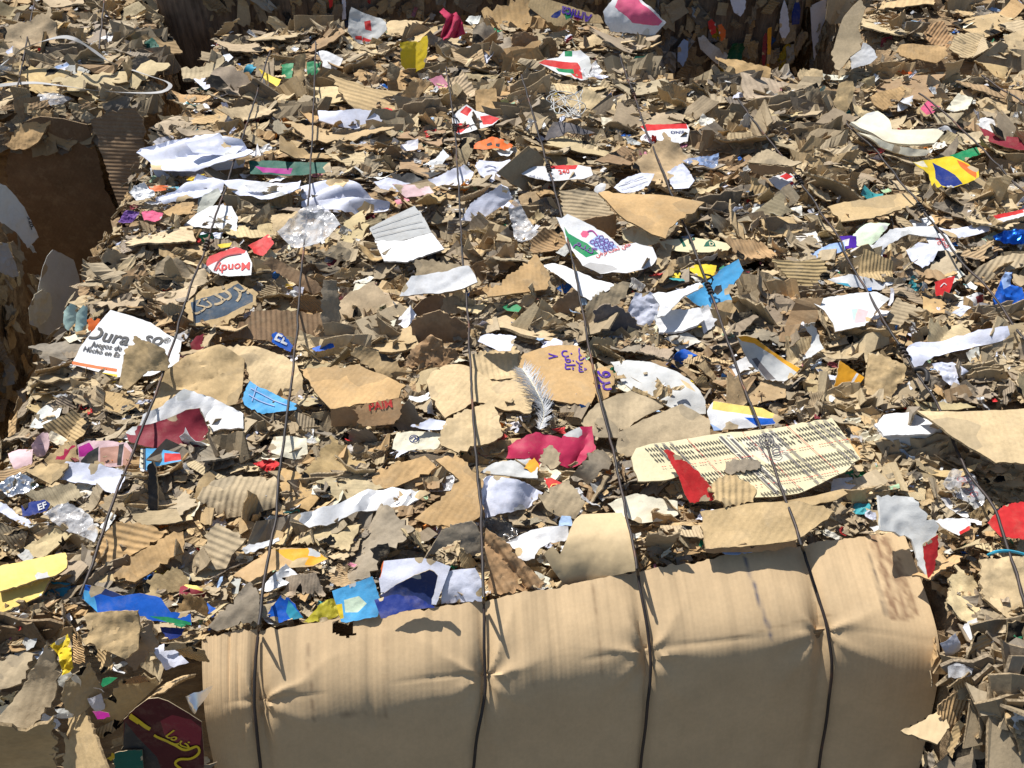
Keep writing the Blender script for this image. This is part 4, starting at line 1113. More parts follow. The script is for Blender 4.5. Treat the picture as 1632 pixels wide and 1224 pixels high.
K(CP, 'corrugated cardboard', 'pointed tan fluted board right of the white patched board', 'pointed fluted board', 'F', 'gt', '1414,506 1422,488 1431,471 1455,482 1482,495 1472,508 1450,512 1428,519', t=16, fa=70)
K('paper_roll', 'foam roll', 'white ribbed foam roll with a teal edge on the right', 'white ribbed roll', 'P', 'w', '1318,447 1336,443 1355,440 1395,441 1432,442 1420,449 1408,456 1380,457 1350,459', t=18, c=-.03, cd=90, d=[('teal', '1318,450 1350,454 1356,459 1325,457')])
K(PK, 'packaging scrap', 'small red carton flap near the right edge', 'small red flap', 'G', 'red', '1489,450 1505,444 1522,440 1517,456 1511,472 1491,472', t=24, marks=strokes(['1498,458 1504,452 1508,455'], 1.4, 'w'))
K(PK, 'plastic packet', 'deep blue crumpled packet with a hexagon patterned top', 'deep blue packet', 'G', 'blue', '1581,478 1590,456 1601,433 1612,435 1612,453 1629,458 1634,478 1633,499 1610,502 1586,500', t=34, d=[('lbl', '1595,447 1601,433 1611,435 1611,455 1598,462')], cr=.009, h=.01)
K('paper_roll', 'rolled paper', 'rolled white sheet showing a maroon inside near the deep blue packet', 'maroon-lined roll', 'P', 'w', '1523,479 1540,472 1560,465 1578,463 1580,478 1565,487 1551,492', t=26, d=[('dred', '1556,472 1572,464 1578,472 1562,486')], c=-.04)
K('tray', 'carton tray', 'grey carton tray with an orange rim, standing open beside the fifth wire', 'orange-rimmed tray', 'G', 'gw', '1169,539 1182,537 1201,540 1235,562 1272,588 1260,600 1245,609 1221,606 1205,588 1188,567', t=44, h=.01, th=.003, d=[('ora', '1169,539 1182,536 1201,539 1235,562 1274,588 1267,595 1250,580 1232,566 1200,548 1178,545'), ('sl', '1198,572 1206,570 1234,605 1221,606')], c=.02, cd=120)
K('white_board', 'white board', 'small white panel with a brown edge left of the orange-rimmed tray', 'small white panel', 'G', 'w', '1158,586 1172,577 1188,569 1200,578 1209,591 1190,597 1168,602', t=24, d=[('rt', '1158,586 1163,583 1172,600 1168,602')], th=.003)
K(PS, 'curved paper', 'pale curved paper band right of the orange-rimmed tray', 'pale curved band', 'P', 'gw', '1275,519 1288,518 1302,522 1308,538 1312,556 1295,567 1276,576 1293,552 1296,535', t=34, c=.02)
K('booklet', 'booklet', 'orange booklet standing open, with a white stripe and lit lower page', 'orange booklet', 'G', 'ora', '1325,638 1330,610 1338,575 1358,588 1378,601 1366,618 1352,628 1338,634', t=36, th=.002, cr=.002, d=[('w', '1352,622 1358,606 1366,594 1369,596 1360,610 1355,624')], panels=[('yel', '1325,639 1338,634 1352,626 1370,633 1389,641 1360,644 1332,648', ((1325, 638), (1352, 627)), -34)])
K('brown_paper', 'cardboard panel', 'creased tan paper panel right of the orange booklet', 'creased tan panel', 'C', 'tan', '1374,629 1378,610 1384,562 1412,568 1441,578 1441,601 1432,620 1421,639 1398,634', t=24, cr=.006)
K(PS, 'paper sheet', 'long white crumpled paper below a wire on the right', 'long white crumple', 'P', 'bw', '1441,560 1449,550 1459,545 1500,543 1560,536 1622,528 1608,540 1590,551 1540,560 1488,569 1470,582 1455,589', t=14, cr=.007, c=0, rd=(10, .014, .04))
K(PS, 'paper sheet', 'white rag-like paper hanging below the long white crumple', 'white rag', 'P', 'bw', '1481,582 1498,579 1516,578 1539,595 1528,601 1521,606 1531,626 1515,618 1501,609 1490,596', t=30, cr=.009)
K('carton', 'carton', 'yellow and white carton side with a blue stripe, crossed by the fifth wire', 'yellow striped carton', 'G', 'w', '1127,655 1132,645 1138,638 1175,644 1215,650 1232,659 1249,668 1236,676 1205,681 1138,686 1130,670', t=22, th=.002, d=[('ly', '1137,638 1175,644 1215,650 1232,659 1249,668 1240,671 1200,662 1135,652'), ('blue', '1185,666 1215,667 1240,668 1234,676 1205,679'), ('lbl', '1128,672 1138,678 1150,685 1138,687')])
K('white_block', 'foam block', 'rough white foam block with a grey front on the right', 'white foam block', 'P', 'w', '1394,676 1402,668 1409,660 1430,656 1452,655 1475,668 1501,681 1488,690 1450,694 1408,696', t=6, h=.03, th=.004, cr=.006, panels=[('gw', '1408,696 1450,694 1501,681 1502,704 1475,712 1448,716 1425,706', ((1408, 696), (1501, 681)), 60)])
K('cardboard_board', 'cardboard panel', 'large flat tan cardboard with a dark gap beneath at the right edge', 'large right panel', 'C', 'lt', '1464,649 1500,650 1560,651 1645,652 1645,737 1620,734 1588,736 1555,715 1515,689 1490,668', t=2, h=.055, cr=.0015, c=.004, torn=.001)
K(PK, 'plastic scrap', 'dark green curled plastic at the right end of the tartan panel', 'dark green curl', 'G', 'grn', '1342,756 1355,752 1370,748 1384,741 1396,738 1399,760 1388,766 1376,769 1356,760', t=24, c=.02)
K('plastic_bag', 'plastic bag', 'clear bag printed with red rings near the right edge', 'red ring bag', 'L', 'film', '1500,772 1508,760 1518,748 1532,750 1546,755 1558,772 1569,792 1562,817 1551,809 1540,801 1520,790', t=28, cr=.010, marks=multi(*[rings(x, y, 6, 4.5, 1.6, 'red', 14) for x, y in ((1530, 764), (1541, 766), (1536, 774), (1546, 777), (1552, 788))]))
K('pillow_board', 'cardboard scrap', 'softly folded grey-tan board right of the fourth wire', 'softly folded board', 'C', 'gt', '926,672 938,655 952,641 978,630 1005,621 1030,632 1058,648 1035,660 1011,672 998,686 984,699 965,698 950,696', t=12, cr=.006, torn=.0008)
K(CS, 'cardboard scrap', 'grey-tan cushion-like folded board left of the yellow striped carton', 'cushion-like board', 'C', 'gt', '980,719 984,703 990,688 1020,672 1057,655 1088,641 1110,654 1132,668 1132,706 1105,704 1075,706 1030,718 1000,726', t=12, cr=.006, torn=.0008)
K('lined_board', 'torn board', 'dirty white stained board left of the yellow striped carton', 'stained white board', 'P', 'gw', '974,568 1000,567 1037,570 1070,582 1100,597 1115,614 1126,632 1128,650 1106,650 1088,648 1060,637 1037,625 1012,616 994,601', t=10, th=.003, d=[('gt', '1003,610 1037,622 1088,646 1060,642 1020,624'), ('lt', '1085,600 1100,606 1110,620 1096,614')])
K(CS, 'rolled cardboard', 'dark brown half-rolled board beside the fourth wire', 'half-rolled board', 'C', 'dg', '910,757 926,739 944,721 967,704 977,712 982,724 976,738 950,760 927,780', t=30, h=.01, c=-.04, cd=45)
K('flattened_box', 'cardboard box', 'folded orange-brown carton left of the third wire, creased across', 'folded orange-brown carton', 'C', 'ot', '693,729 708,722 725,718 745,738 768,762 766,790 764,822 735,840 677,833 660,826 700,795 733,765', t=18, h=.02, fold=[(733, 765, 768, 790, -14)], cr=.002)
K(CS, 'cardboard scrap', 'orange-tan board left of the folded orange-brown carton', 'orange-tan board', 'C', 'ot', '594,776 598,758 602,749 640,737 677,725 688,735 695,746 660,762 627,777', t=16)
K('cloth_scrap', 'cloth', 'dirty white rag with a fringed edge in the front middle', 'fringed white rag', 'P', 'w', '470,834 500,822 544,808 566,795 587,781 610,778 624,771 655,778 686,785 668,797 644,809 610,815 577,818 530,838 495,848', t=14, cr=.008, c=0, rd=(60, .010, .022), th=.002)
K('blue_grey_box', 'crushed carton', 'crinkled pale blue-grey carton just right of the third wire', 'blue-grey crinkled carton', 'P', 'bw', '767,776 772,764 780,758 802,761 828,765 848,775 865,785 852,798 838,812 805,818 772,827', t=36, cr=.006, c=0, rd=(75, .014, .045), th=.0015)
K('cloth_scrap', 'cloth', 'cream cloth with a small round emblem left of the third wire', 'cream emblem cloth', 'P', 'cr', '625,716 628,700 632,691 660,688 688,688 712,694 704,706 694,716 665,717 637,719', t=16, cr=.007, marks=multi(rings(660, 700, 8, 6.5, 1.6, 'nav', 18), strokes(['655,700 660,696 665,702', '658,704 663,699'], 1.5, 'nav')))
K(PS, 'paper scrap', 'white folded paper above the cream emblem cloth', 'white paper over emblem', 'P', 'bw', '656,686 670,677 687,669 701,671 712,675 710,688 688,687', t=18, h=.01)
K(PK, 'packaging scrap', 'small amber scrap below the crimson sheet', 'small amber scrap', 'G', 'ora', '834,746 842,737 851,729 858,738 860,747 854,759 843,752', t=18)
K('lined_board', 'torn board', 'dusty white torn board below the crimson sheet', 'dusty white board', 'P', 'gw', '766,757 777,747 791,738 818,734 846,731 858,745 857,762 820,760 787,759', t=12, th=.003)
K(PK, 'packaging scrap', 'small red pointed scrap with a printed gold arc', 'red pointed scrap', 'G', 'red', '867,761 880,762 898,771 890,780 880,788', t=14, marks=strokes(['876,780 880,773 888,772'], 1.2, 'ly'))

def tartan(pl):
    # woven-look print: rows of short dark dashes in two directions, red thin lines, script roundels
    A, B, D = (pl.uv([q])[0] for q in ((1020, 716), (1321, 675), (1070, 770)))
    e1, e2 = B - A, D - A
    out = []
    def bar(a0, b0, a1, b1, w, col):
        p, q = A + e1 * a0 + e2 * b0, A + e1 * a1 + e2 * b1
        u = q - p
        v = np.array((-u[1], u[0])) / (np.linalg.norm(u) + 1e-9) * w / 2
        out.append((np.array([p + v, q + v, q - v, p - v]), [(3, 2, 1, 0)], C[col]))
    rng = random.Random(4)
    lim = lambda a, b: -.02 < a < 1.06 and 0.02 < b < 1.72
    for a0 in (.06, .10, .14, .40, .44, .62, .66, .86, .90, .94):
        bar(a0 + .008, .02, a0 + .014, 1.66, .009, 'cr')
    for b0 in (.12, .28, .42, .92, 1.06, 1.2, 1.62):
        for k in range(66):
            a = k / 62
            if lim(a, b0) and rng.random() > .06:
                bar(a, b0, a + .005, b0 + .095, .0014, 'dk')
    for a0 in (.06, .10, .14, .40, .44, .62, .66, .86, .90, .94):
        for k in range(52):
            b = k / 30
            if lim(a0, b) and rng.random() > .06:
                bar(a0, b, a0 + .015, b + .017, .0011, 'sl')
    for a0 in (.24, .53, .76):
        for k in range(60):
            if rng.random() > .2:
                bar(a0, k / 36, a0 + .001, k / 36 + .018, .0011, 'red')
    for b0 in (.66, 1.42):
        for k in range(80):
            if rng.random() > .25:
                bar(k / 78, b0, k / 78 + .006, b0 + .02, .0011, 'red')
    out.append(rings(1219, 706, 12, 10, 1.6, 'sl', 22)(pl)[0])
    out.append(rings(1219, 706, 8, 6.5, 1.0, 'sl', 18)(pl)[0])
    out.append(rings(1234, 723, 7, 6, 2.0, 'sl', 16)(pl)[0])
    out.extend(strokes(['1228,730 1236,726 1243,730 1238,735 1229,733', '1192,718 1205,712 1222,737', '1214,706 1222,702 1224,709 1216,710'], 1.2, 'sl')(pl))
    return out
K('printed_board', 'printed carton', 'pale yellow tartan-printed carton panel with round script emblems, crossed by the fifth wire', 'tartan panel', 'G', 'pale',
  '1004,738 1012,722 1035,714 1080,706 1135,697 1230,687 1321,675 1345,708 1366,740 1342,760 1305,776 1271,790 1235,795 1200,796 1160,786 1130,772 1090,760 1060,772 1015,776', t=9, h=.015, th=.003, cr=.0015, c=.003, nc=2, marks=tartan,
  d=[('cr', '1178,705 1215,694 1232,690 1262,735 1225,745 1198,728')])
K(CS, 'cardboard scrap', 'grey torn scrap lying on the tartan panel', 'scrap on tartan', 'C', 'dg', '1159,741 1168,733 1200,727 1214,735 1212,744 1190,750 1162,752', t=20, h=.028)
K(CS, 'cardboard scrap', 'brown fibrous torn board over the lower left corner of the tartan panel', 'fibrous brown board', 'F', 'tan', '1128,778 1146,760 1165,755 1188,768 1205,782 1200,800 1160,806 1135,800', t=20, h=.03, torn=.005)
K(PK, 'plastic ribbon', 'bright red folded ribbon pointing up over the tartan panel', 'bright red ribbon', 'G', 'red', '1058,717 1064,716 1074,722 1092,738 1110,755 1126,776 1144,799 1122,800 1100,801 1090,784 1084,766 1072,742', t=32, h=.03, fold=[(1066, 718, 1112, 800, 35)], cr=.002)
K('cardboard_tube', 'rolled cardboard', 'long brown rolled board along the lower edge of the tartan panel', 'long brown roll', 'C', 'tan', '1170,808 1210,800 1250,798 1300,790 1345,778 1352,786 1330,798 1290,806 1240,812 1200,820', t=24, h=.025, c=-.05, cd=85, torn=.001)

# --- further scraps one can point at
K('foam_block', 'foam', 'white foam piece lying below the white torn strip', 'white foam piece', 'P', 'w', '1044,502 1062,497 1080,498 1113,500 1120,516 1108,526 1085,532 1050,531', t=14, th=.004)
K(PS, 'paper scrap', 'white folded paper standing left of the fifth wire, under the light blue curl', 'white fold by wire', 'P', 'w', '1111,498 1118,488 1128,485 1142,500 1138,520 1121,534 1113,514', t=40)
K('denim_roll', 'cloth', 'dirty blue rolled cloth right of the stained white board', 'dirty blue roll', 'P', 'blue', '1064,577 1076,565 1088,556 1112,547 1119,556 1100,573 1076,586', t=30, c=-.05, cd=60, th=.002)
K(PS, 'paper sheet', 'ruled white paper just above the big torn board', 'ruled white paper', 'P', 'bw', '978,299 988,290 1000,283 1020,276 1043,278 1034,296 1012,306 990,308', t=14, marks=strokes(['985,298 1030,284', '990,303 1032,290', '995,292 1025,281'], .8, 'gy'))
K(PS, 'paper sheet', 'bluish folded paper right of the ruled white paper', 'bluish folded paper', 'P', 'bw', '1062,277 1074,271 1086,267 1098,280 1106,292 1096,305 1074,303', t=18)
K(PS, 'paper scrap', 'small round white paper at the left end of the big torn board', 'small round paper', 'P', 'w', '947,303 950,296 957,292 966,294 964,303 954,309', t=30)
K(PK, 'packaging scrap', 'dark blue printed scrap with white letters at the left edge', 'blue lettered scrap', 'G', 'dbl', '34,806 50,799 72,797 80,803 74,814 56,821 36,824', t=20, tx=[('EF', 62, 814, 76, 809, 'w', 1.0)])
K('plastic_bag', 'plastic bag', 'clear crumpled bag left of the first wire near the front', 'clear front bag', 'L', 'film', '74,822 92,808 110,800 132,812 150,828 160,852 157,868 132,856 96,840', t=24, h=.01)
K('plastic_strip', 'plastic strip', 'narrow white strip left of the second wire near the front', 'narrow white stick', 'P', 'w', '386,876 402,868 444,857 446,862 410,876 392,883', t=20, th=.002)
K(PS, 'paper scrap', 'white and blue twisted paper at the left edge near the front', 'white twisted paper', 'P', 'bw', '-4,800 10,804 24,818 44,828 62,836 48,842 20,828 -4,814', t=20)
K('lined_board', 'rolled board', 'red-lined rolled board just right of the first wire', 'red-lined roll', 'G', 'dred', '303,548 312,536 326,532 322,548 328,558 318,572 310,572', t=40, back='gt')
K(PK, 'plastic scrap', 'small light green plastic scrap right of the white curved board', 'light green scrap', 'G', 'grn', '800,489 812,484 824,486 831,491 826,499 808,495', t=14)
K('plastic_scrap', 'plastic scrap', 'black plastic scrap under the blue-grey crinkled carton', 'black front plastic', 'L', 'dk', '768,830 784,824 802,826 826,846 822,860 800,868 778,854', t=30)
K(CS, 'cardboard scrap', 'grey-tan crumpled scrap right of the blue-grey crinkled carton', 'grey-tan crumple', 'C', 'gt', '858,792 880,776 906,765 920,785 932,802 916,828 896,826 872,814', t=28)
K('cloth_scrap', 'cloth', 'creased cream paper right of the fourth wire near the front', 'creased cream paper', 'P', 'cr', '968,806 985,797 1010,790 1045,796 1078,802 1080,822 1050,832 1018,838 985,824', t=18)
K(PS, 'paper sheet', 'white torn paper right of the opened white carton', 'right torn paper', 'P', 'bw', '1445,398 1462,388 1480,392 1492,402 1486,418 1468,430 1452,416', t=20)
K(PS, 'paper sheet', 'long bluish paper strip above the red cluster paper', 'long bluish strip', 'P', 'bw', '1490,372 1520,367 1548,364 1575,366 1572,376 1540,379 1510,382', t=10)
K(PS, 'paper sheet', 'wrinkled white sheet left of the red cluster paper', 'wrinkled right sheet', 'P', 'w', '1352,402 1372,392 1395,389 1412,394 1408,406 1384,412 1362,412', t=12)
K(CP, 'corrugated cardboard', 'thick grey-tan rolled board at the right edge below the royal blue foil', 'thick rolled board', 'F', 'gt', '1540,440 1560,425 1590,410 1640,400 1640,425 1600,436 1570,448 1552,452', t=24, c=-.03, cd=80)
K(CS, 'cardboard scrap', 'ribbed tan square board below the shaded back bale', 'ribbed square board', 'F', 'lt', '1264,130 1272,116 1292,108 1310,113 1312,128 1300,138 1280,140', t=34)
K(CS, 'cardboard scrap', 'striped tan board right of the tall tan board', 'striped tan board', 'F', 'ot', '1385,155 1405,146 1438,138 1442,150 1428,168 1408,176 1392,168', t=24)
K(PS, 'paper scrap', 'small white card behind the pink patched scrap', 'small white card', 'P', 'w', '1431,165 1440,158 1454,155 1452,168 1440,175 1431,177', t=20)
K(CS, 'cardboard scrap', 'broad dusty board in the far right top corner', 'broad corner board', 'C', 'lt', '1598,60 1615,52 1640,48 1640,82 1622,92 1606,82', t=20)

K(PS, 'paper sheet', 'crumpled white paper overlapping the long white paper from below', 'lower white crumple', 'P', 'bw', '505,318 540,312 580,318 622,322 618,334 580,338 540,336 512,332', t=26, h=.012, c=0, rd=(20, .014, .04))
K(PS, 'paper sheet', 'white paper bunched between the pink strip and the leaning white paper', 'bunched white paper', 'P', 'bw', '596,292 618,284 640,288 662,292 655,304 630,306 606,302', t=24, h=.006)
K(PS, 'paper sheet', 'narrow white paper lying on the middle white strip', 'narrow top paper', 'P', 'w', '392,300 420,292 452,293 478,297 470,306 436,308 404,309', t=22, h=.014)
K('crumpled_cloth', 'white cloth', 'second fold of white cloth hanging below the crumpled white cloth', 'hanging white fold', 'P', 'bw', '240,262 270,258 310,262 350,258 392,255 388,266 345,272 312,279 246,280', t=50, h=.005, th=.002, c=0, rd=(5, .02, .04))
K(PS, 'paper sheet', 'large white paper corner folded beside the crushed white cloth and the first wire', 'white paper corner', 'P', 'bw', '300,240 330,226 352,217 362,232 390,236 376,248 340,252 312,254', t=22, h=.034)

# --- front edge
K('yellow_board', 'cardboard panel', 'pale yellow board at the left edge of the front, uppermost of two', 'upper yellow board', 'G', 'ly', '-6,900 50,890 103,880 107,893 106,904 87,916 45,926 -6,942', t=6, h=.02, th=.003, cr=.002)
K('yellow_board', 'cardboard panel', 'pale yellow board at the left edge under the uppermost yellow one', 'lower yellow board', 'G', 'ly', '-6,946 40,932 84,918 76,934 67,950 30,966 -6,983', t=10, th=.003, cr=.002)
K(CP, 'corrugated cardboard', 'orange-tan fluted board right of the first wire near the front', 'orange-tan fluted board', 'F', 'ot', '152,894 160,872 168,852 187,834 212,836 240,839 267,849 250,862 233,873 203,887 173,900', t=14, fa=78)
K(CP, 'corrugated cardboard', 'long orange-tan fluted strip slanting right of the fluted board', 'slanting fluted strip', 'F', 'ot', '177,914 195,900 213,887 240,868 267,850 290,845 291,860 290,877 252,902 213,927 195,922', t=18, fa=30, h=.01)
K(CP, 'corrugated cardboard', 'grey fluted board tipped up left of the second wire', 'grey tipped fluted board', 'F', 'gt', '309,905 322,872 337,839 347,833 370,845 394,860 383,872 370,884 360,906 335,910', t=22, fa=70)
K('packaging_wrapper', 'packaging', 'orange and tan wrapper folded beside the second wire', 'orange tan wrapper', 'G', 'ot', '372,920 400,898 430,876 465,874 497,876 512,884 524,893 500,904 465,906 433,910 400,930', t=16, d=[('ora', '438,876 497,876 523,893 500,903 480,901 455,890')], cr=.006)
K(PS, 'paper scrap', 'crumpled white paper right of the second wire near the front', 'crumpled front paper', 'P', 'w', '412,940 435,918 457,901 468,910 478,920 452,932 427,944', t=14, cr=.010)
K(PK, 'carton', 'teal blue carton piece right of the yellow boards', 'teal carton piece', 'G', 'teal', '61,950 64,938 68,926 90,927 111,929 114,954 96,952 80,949', t=30)
K(PK, 'carton', 'long torn royal blue carton piece near the front left', 'long royal blue piece', 'G', 'blue', '132,954 135,942 138,932 152,934 168,937 182,943 197,949 210,947 224,946 240,949 258,953 265,964 274,976 304,979 307,996 280,994 253,989 225,982 200,976 157,977', t=34, d=[('cyan', '132,954 136,940 150,944 156,976 150,970'), ('nav', '140,934 168,937 197,949 180,952 150,944'), ('grn', '240,982 270,983 306,992 306,997 280,995')], h=.01)
K(PK, 'carton', 'dark blue torn piece below the long royal blue one', 'dark blue piece', 'G', 'dbl', '255,999 275,1000 295,1002 290,1012 282,1017 270,1020 262,1016', t=26, fr=False)
K('plastic_pot', 'plastic pot', 'crushed dark red pot with a yellow rim near the front left', 'red yellow pot', 'G', 'dred', '282,930 305,932 334,940 326,948 318,957 300,960 286,951', t=34, d=[('ly', '282,930 305,931 334,940 326,944 300,937')], c=-.02)
K(PK, 'carton', 'small royal blue triangle left of the large grey cardboard triangle', 'blue triangle', 'G', 'blue', '320,953 334,963 348,974 340,982 332,990 325,972', t=24)
K(CS, 'cardboard scrap', 'large grey-tan triangular board standing behind the big smooth sheet', 'large grey triangle', 'C', 'dg', '332,998 352,976 376,950 398,926 408,936 414,950 414,990 380,996 346,1006', t=30, h=.01)
K(PK, 'carton', 'royal blue upright corner right of the second wire', 'blue upright corner', 'G', 'blue', '424,980 436,964 448,949 456,952 464,957 474,970 484,984 462,988 443,992', t=40, d=[('teal', '460,956 484,984 465,989 456,975')])
K(PL, 'plastic film', 'olive yellow plastic scrap just above the big smooth sheet', 'olive yellow plastic', 'G', 'olive', '484,993 500,975 520,957 540,953 561,950 557,962 550,974 535,984 519,990', t=26, cr=.008)
K(PK, 'carton', 'sky blue torn carton with green and yellow print above the big sheet', 'sky blue carton', 'G', 'cyan', '529,942 545,936 560,930 578,925 594,919 600,934 605,952 602,983 575,988 544,991', t=32, d=[('lg', '548,956 572,950 585,962 570,976 550,976'), ('yel', '531,965 545,962 548,985 538,988')], h=.005)
K('white_box', 'carton', 'opened white carton with grey inside above the big smooth sheet', 'grey-white carton', 'P', 'bw', '604,922 607,906 611,894 640,891 672,888 695,895 718,903 708,930 695,964 665,961 635,952 607,944', t=38, th=.002, cr=.002, d=[('rora', '604,915 607,897 612,892 610,905 606,922')], h=.01)
K(PK, 'carton', 'dark teal curved carton lining in front of the grey-white carton', 'dark teal lining', 'G', 'nav', '606,946 630,932 658,917 685,903 692,906 698,914 693,940 687,964 662,964 635,959', t=52, c=.015, h=.02)
K(PK, 'carton', 'pointed navy blue flap overhanging the big sheet and casting a pointed shadow', 'pointed navy flap', 'G', 'dbl', '596,955 610,951 624,948 642,950 661,949 676,957 693,967 662,971 637,975 607,985', t=18, h=.05)
K(PS, 'paper sheet', 'plain white upright paper left of the third wire behind the sheet', 'upright white paper', 'P', 'bw', '703,914 728,909 757,905 763,915 768,927 768,957 735,960 703,964', t=44, th=.0015, fold=[(735, 907, 735, 962, 14)], h=.005)
K(CF, 'cardboard flap', 'arched brown board standing left of the third wire', 'arched brown board', 'C', 'dg', '677,890 690,868 704,846 718,836 738,833 758,836 768,856 774,880 760,884 744,884 728,862 706,872', t=50, h=.02)
K(CS, 'cardboard scrap', 'draped brown board hanging in folds right of the third wire', 'draped brown board', 'F', 'rt', '772,862 774,843 790,854 806,867 836,897 868,929 845,937 821,946 798,948 777,950 774,900', t=34, cr=.006, c=0, rd=(125, .016, .035), fa=35)
K('paper_bag', 'paper bag', 'smooth crumpled kraft bag above the big sheet left of the fourth wire', 'smooth kraft bag', 'S', 'lt', '893,884 903,860 911,838 918,824 928,815 960,812 994,811 1004,845 1010,878 1012,911 960,918 904,930 882,907 866,884 880,872', t=24, cr=.003, c=-.03, nc=8, h=.012, torn=.0005, th=.001)
K(PS, 'paper sheet', 'white paper with a torn tongue left of the smooth kraft bag', 'white tongue paper', 'P', 'w', '803,860 824,850 845,843 875,840 905,838 908,856 882,865 858,874 852,888 838,890 824,886 822,872', t=14)
K(CP, 'corrugated cardboard', 'long tan fluted board overlapping the top of the big sheet, crossed by the fifth wire', 'long tan fluted board', 'C', 'tan', '1117,812 1180,803 1245,800 1312,806 1330,815 1300,840 1268,860 1228,866 1180,870 1125,874', t=12, h=.02, panels=[('rt', '1125,874 1180,870 1228,866 1268,860 1270,872 1215,880 1150,880 1126,880', ((1125, 874), (1268, 860)), 55)])
K(PS, 'paper scrap', 'grey-blue paper tucked under the long tan fluted board', 'tucked grey-blue paper', 'P', 'lbl', '1130,874 1148,862 1168,853 1185,855 1199,859 1210,868 1219,876 1190,882 1160,885', t=14, d=[], h=.0)
K('lined_board', 'torn board', 'dirty white torn board standing along the right end of the big sheet', 'dirty white torn board', 'P', 'gw', '1398,792 1425,790 1451,794 1472,815 1492,840 1486,880 1476,925 1462,895 1452,860 1425,848 1400,846', t=30, th=.004, torn=.004, h=.012)
K(PK, 'plastic scrap', 'bright red upright strip beside the dirty white torn board', 'red upright strip', 'G', 'red', '1470,868 1481,860 1494,852 1494,878 1490,904 1484,914 1477,921 1473,900', t=46, h=.03)
K('plastic_disc', 'plastic disc', 'shiny red disc edge at the right edge of the photo', 'red disc', 'G', 'red', '1575,832 1586,818 1599,806 1620,799 1644,796 1644,860 1620,858 1595,854', t=14, h=.02)
K(PK, 'packaging scrap', 'white packet scrap with a red corner left of the red disc', 'white packet scrap', 'G', 'w', '1487,829 1515,827 1546,826 1547,836 1545,845 1528,854 1505,842', t=12, d=[('red', '1528,848 1545,838 1546,845 1530,853')])
K(CS, 'cardboard scrap', 'wrinkled dusty tan board near the lower right edge below the red disc', 'wrinkled dusty board', 'C', 'lt', '1556,896 1600,893 1644,897 1644,982 1625,985 1607,990 1585,973 1566,957 1560,925', t=14, cr=.004, nc=8)
K(PS, 'paper scrap', 'small white paper left of the wrinkled dusty board', 'small lower paper', 'P', 'w', '1536,1000 1545,990 1560,984 1564,1000 1560,1016 1545,1020', t=30)
K(PL, 'plastic film', 'clear film scrap beside the right edge of the big sheet', 'lower clear film', 'L', 'film', '1510,1062 1525,1056 1552,1066 1545,1078 1525,1080 1511,1080', t=30)

# --- lower left corner
K('cardboard_board', 'cardboard panel', 'large bent tan flap at the lower left corner', 'lower left flap', 'C', 'gt', '-4,1144 20,1118 40,1090 60,1055 80,1020 88,1048 92,1080 86,1116 60,1148 42,1164 16,1158 -4,1152', t=46, fr=True, h=.09)
K('cardboard_board', 'cardboard panel', 'shaded brown carton wall below the lower left flap', 'shaded corner wall', 'C', 'tan', '-6,1152 20,1156 42,1164 62,1156 84,1148 86,1190 88,1240 40,1240 -6,1240', t=95, fr=True, h=.11, cr=.001)
K(CS, 'cardboard scrap', 'dusty tan layered boards at the left edge above the lower left flap', 'layered dusty boards', 'C', 'gt', '-6,1054 20,1045 42,1038 62,1042 46,1066 26,1090 -6,1100', t=14, h=.03, fr=True)
K(CF, 'cardboard flap', 'lit tan flap slanting down at the bottom left of the photo', 'slanting lit flap', 'C', 'tan', '103,1098 118,1114 134,1135 160,1180 186,1240 98,1240 106,1190 110,1147', t=30, r=-32, fr=True, h=.07, cr=.002)
K('cardboard_board', 'cardboard panel', 'pleated tan board facing forward beneath the long royal blue piece', 'pleated front board', 'C', 'tan', '137,992 140,977 180,974 222,973 222,1004 219,1033 198,1050 168,1036 137,1024', t=34, fr=True, h=.04, cr=.004, fa=0)
K(PS, 'paper scrap', 'bluish white torn paper left of the big smooth sheet', 'lower white paper', 'P', 'bw', '243,1036 253,1029 264,1024 282,1038 301,1056 282,1062 263,1068', t=30, fr=True, h=.03)
K('carton', 'carton', 'dark maroon carton with yellow Persian script in the shade at the bottom left', 'dark maroon carton', 'G', 'mar', '198,1146 216,1128 236,1114 252,1112 268,1117 295,1131 322,1148 325,1190 326,1240 176,1240 190,1204 197,1188', t=80, fr=True, h=.05, cr=.002, c=.003,  # maroon and its red patch darkened, the recess's shade put into the colour
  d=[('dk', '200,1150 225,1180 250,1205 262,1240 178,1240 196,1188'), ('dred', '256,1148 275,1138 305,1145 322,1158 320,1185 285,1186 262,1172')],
  marks=multi(strokes(['204,1135 218,1145 232,1155 240,1160', '208,1140 222,1150'], 6, 'yel'), strokes(['246,1170 256,1176 280,1186 296,1192 315,1186 318,1196 306,1206 286,1208 280,1215 290,1224'], 4, 'yel')), tx=[('\ufe8e\ufee3\ufeae\ufea7', 262, 1172, 300, 1192, 'yel', 1.2)])
K('can_label', 'metal can', 'ribbed silver can end in a torn hole at the bottom left', 'ribbed silver can', 'M', 'foil', '286,1123 292,1114 300,1109 312,1110 324,1113 318,1126 310,1139 297,1132', t=50, fr=True, h=.07, c=-.03, cd=20)
K(PK, 'plastic scrap', 'small magenta scrap at the bottom left', 'small magenta scrap', 'G', 'mag', '148,1133 160,1133 174,1136 176,1143 166,1146 156,1146', t=34, fr=True, h=.08)
K(PK, 'plastic scrap', 'small green triangle scrap at the lower left', 'small green triangle', 'G', 'grn', '163,1082 174,1079 187,1080 177,1088 164,1095', t=34, fr=True, h=.05)
K(PL, 'plastic film', 'yellow clear film bunched at the lower left', 'yellow film', 'G', 'yel', '80,1028 94,1019 108,1010 116,1034 118,1064 110,1072 101,1076 96,1050', t=36, fr=True, h=.06, cr=.012)
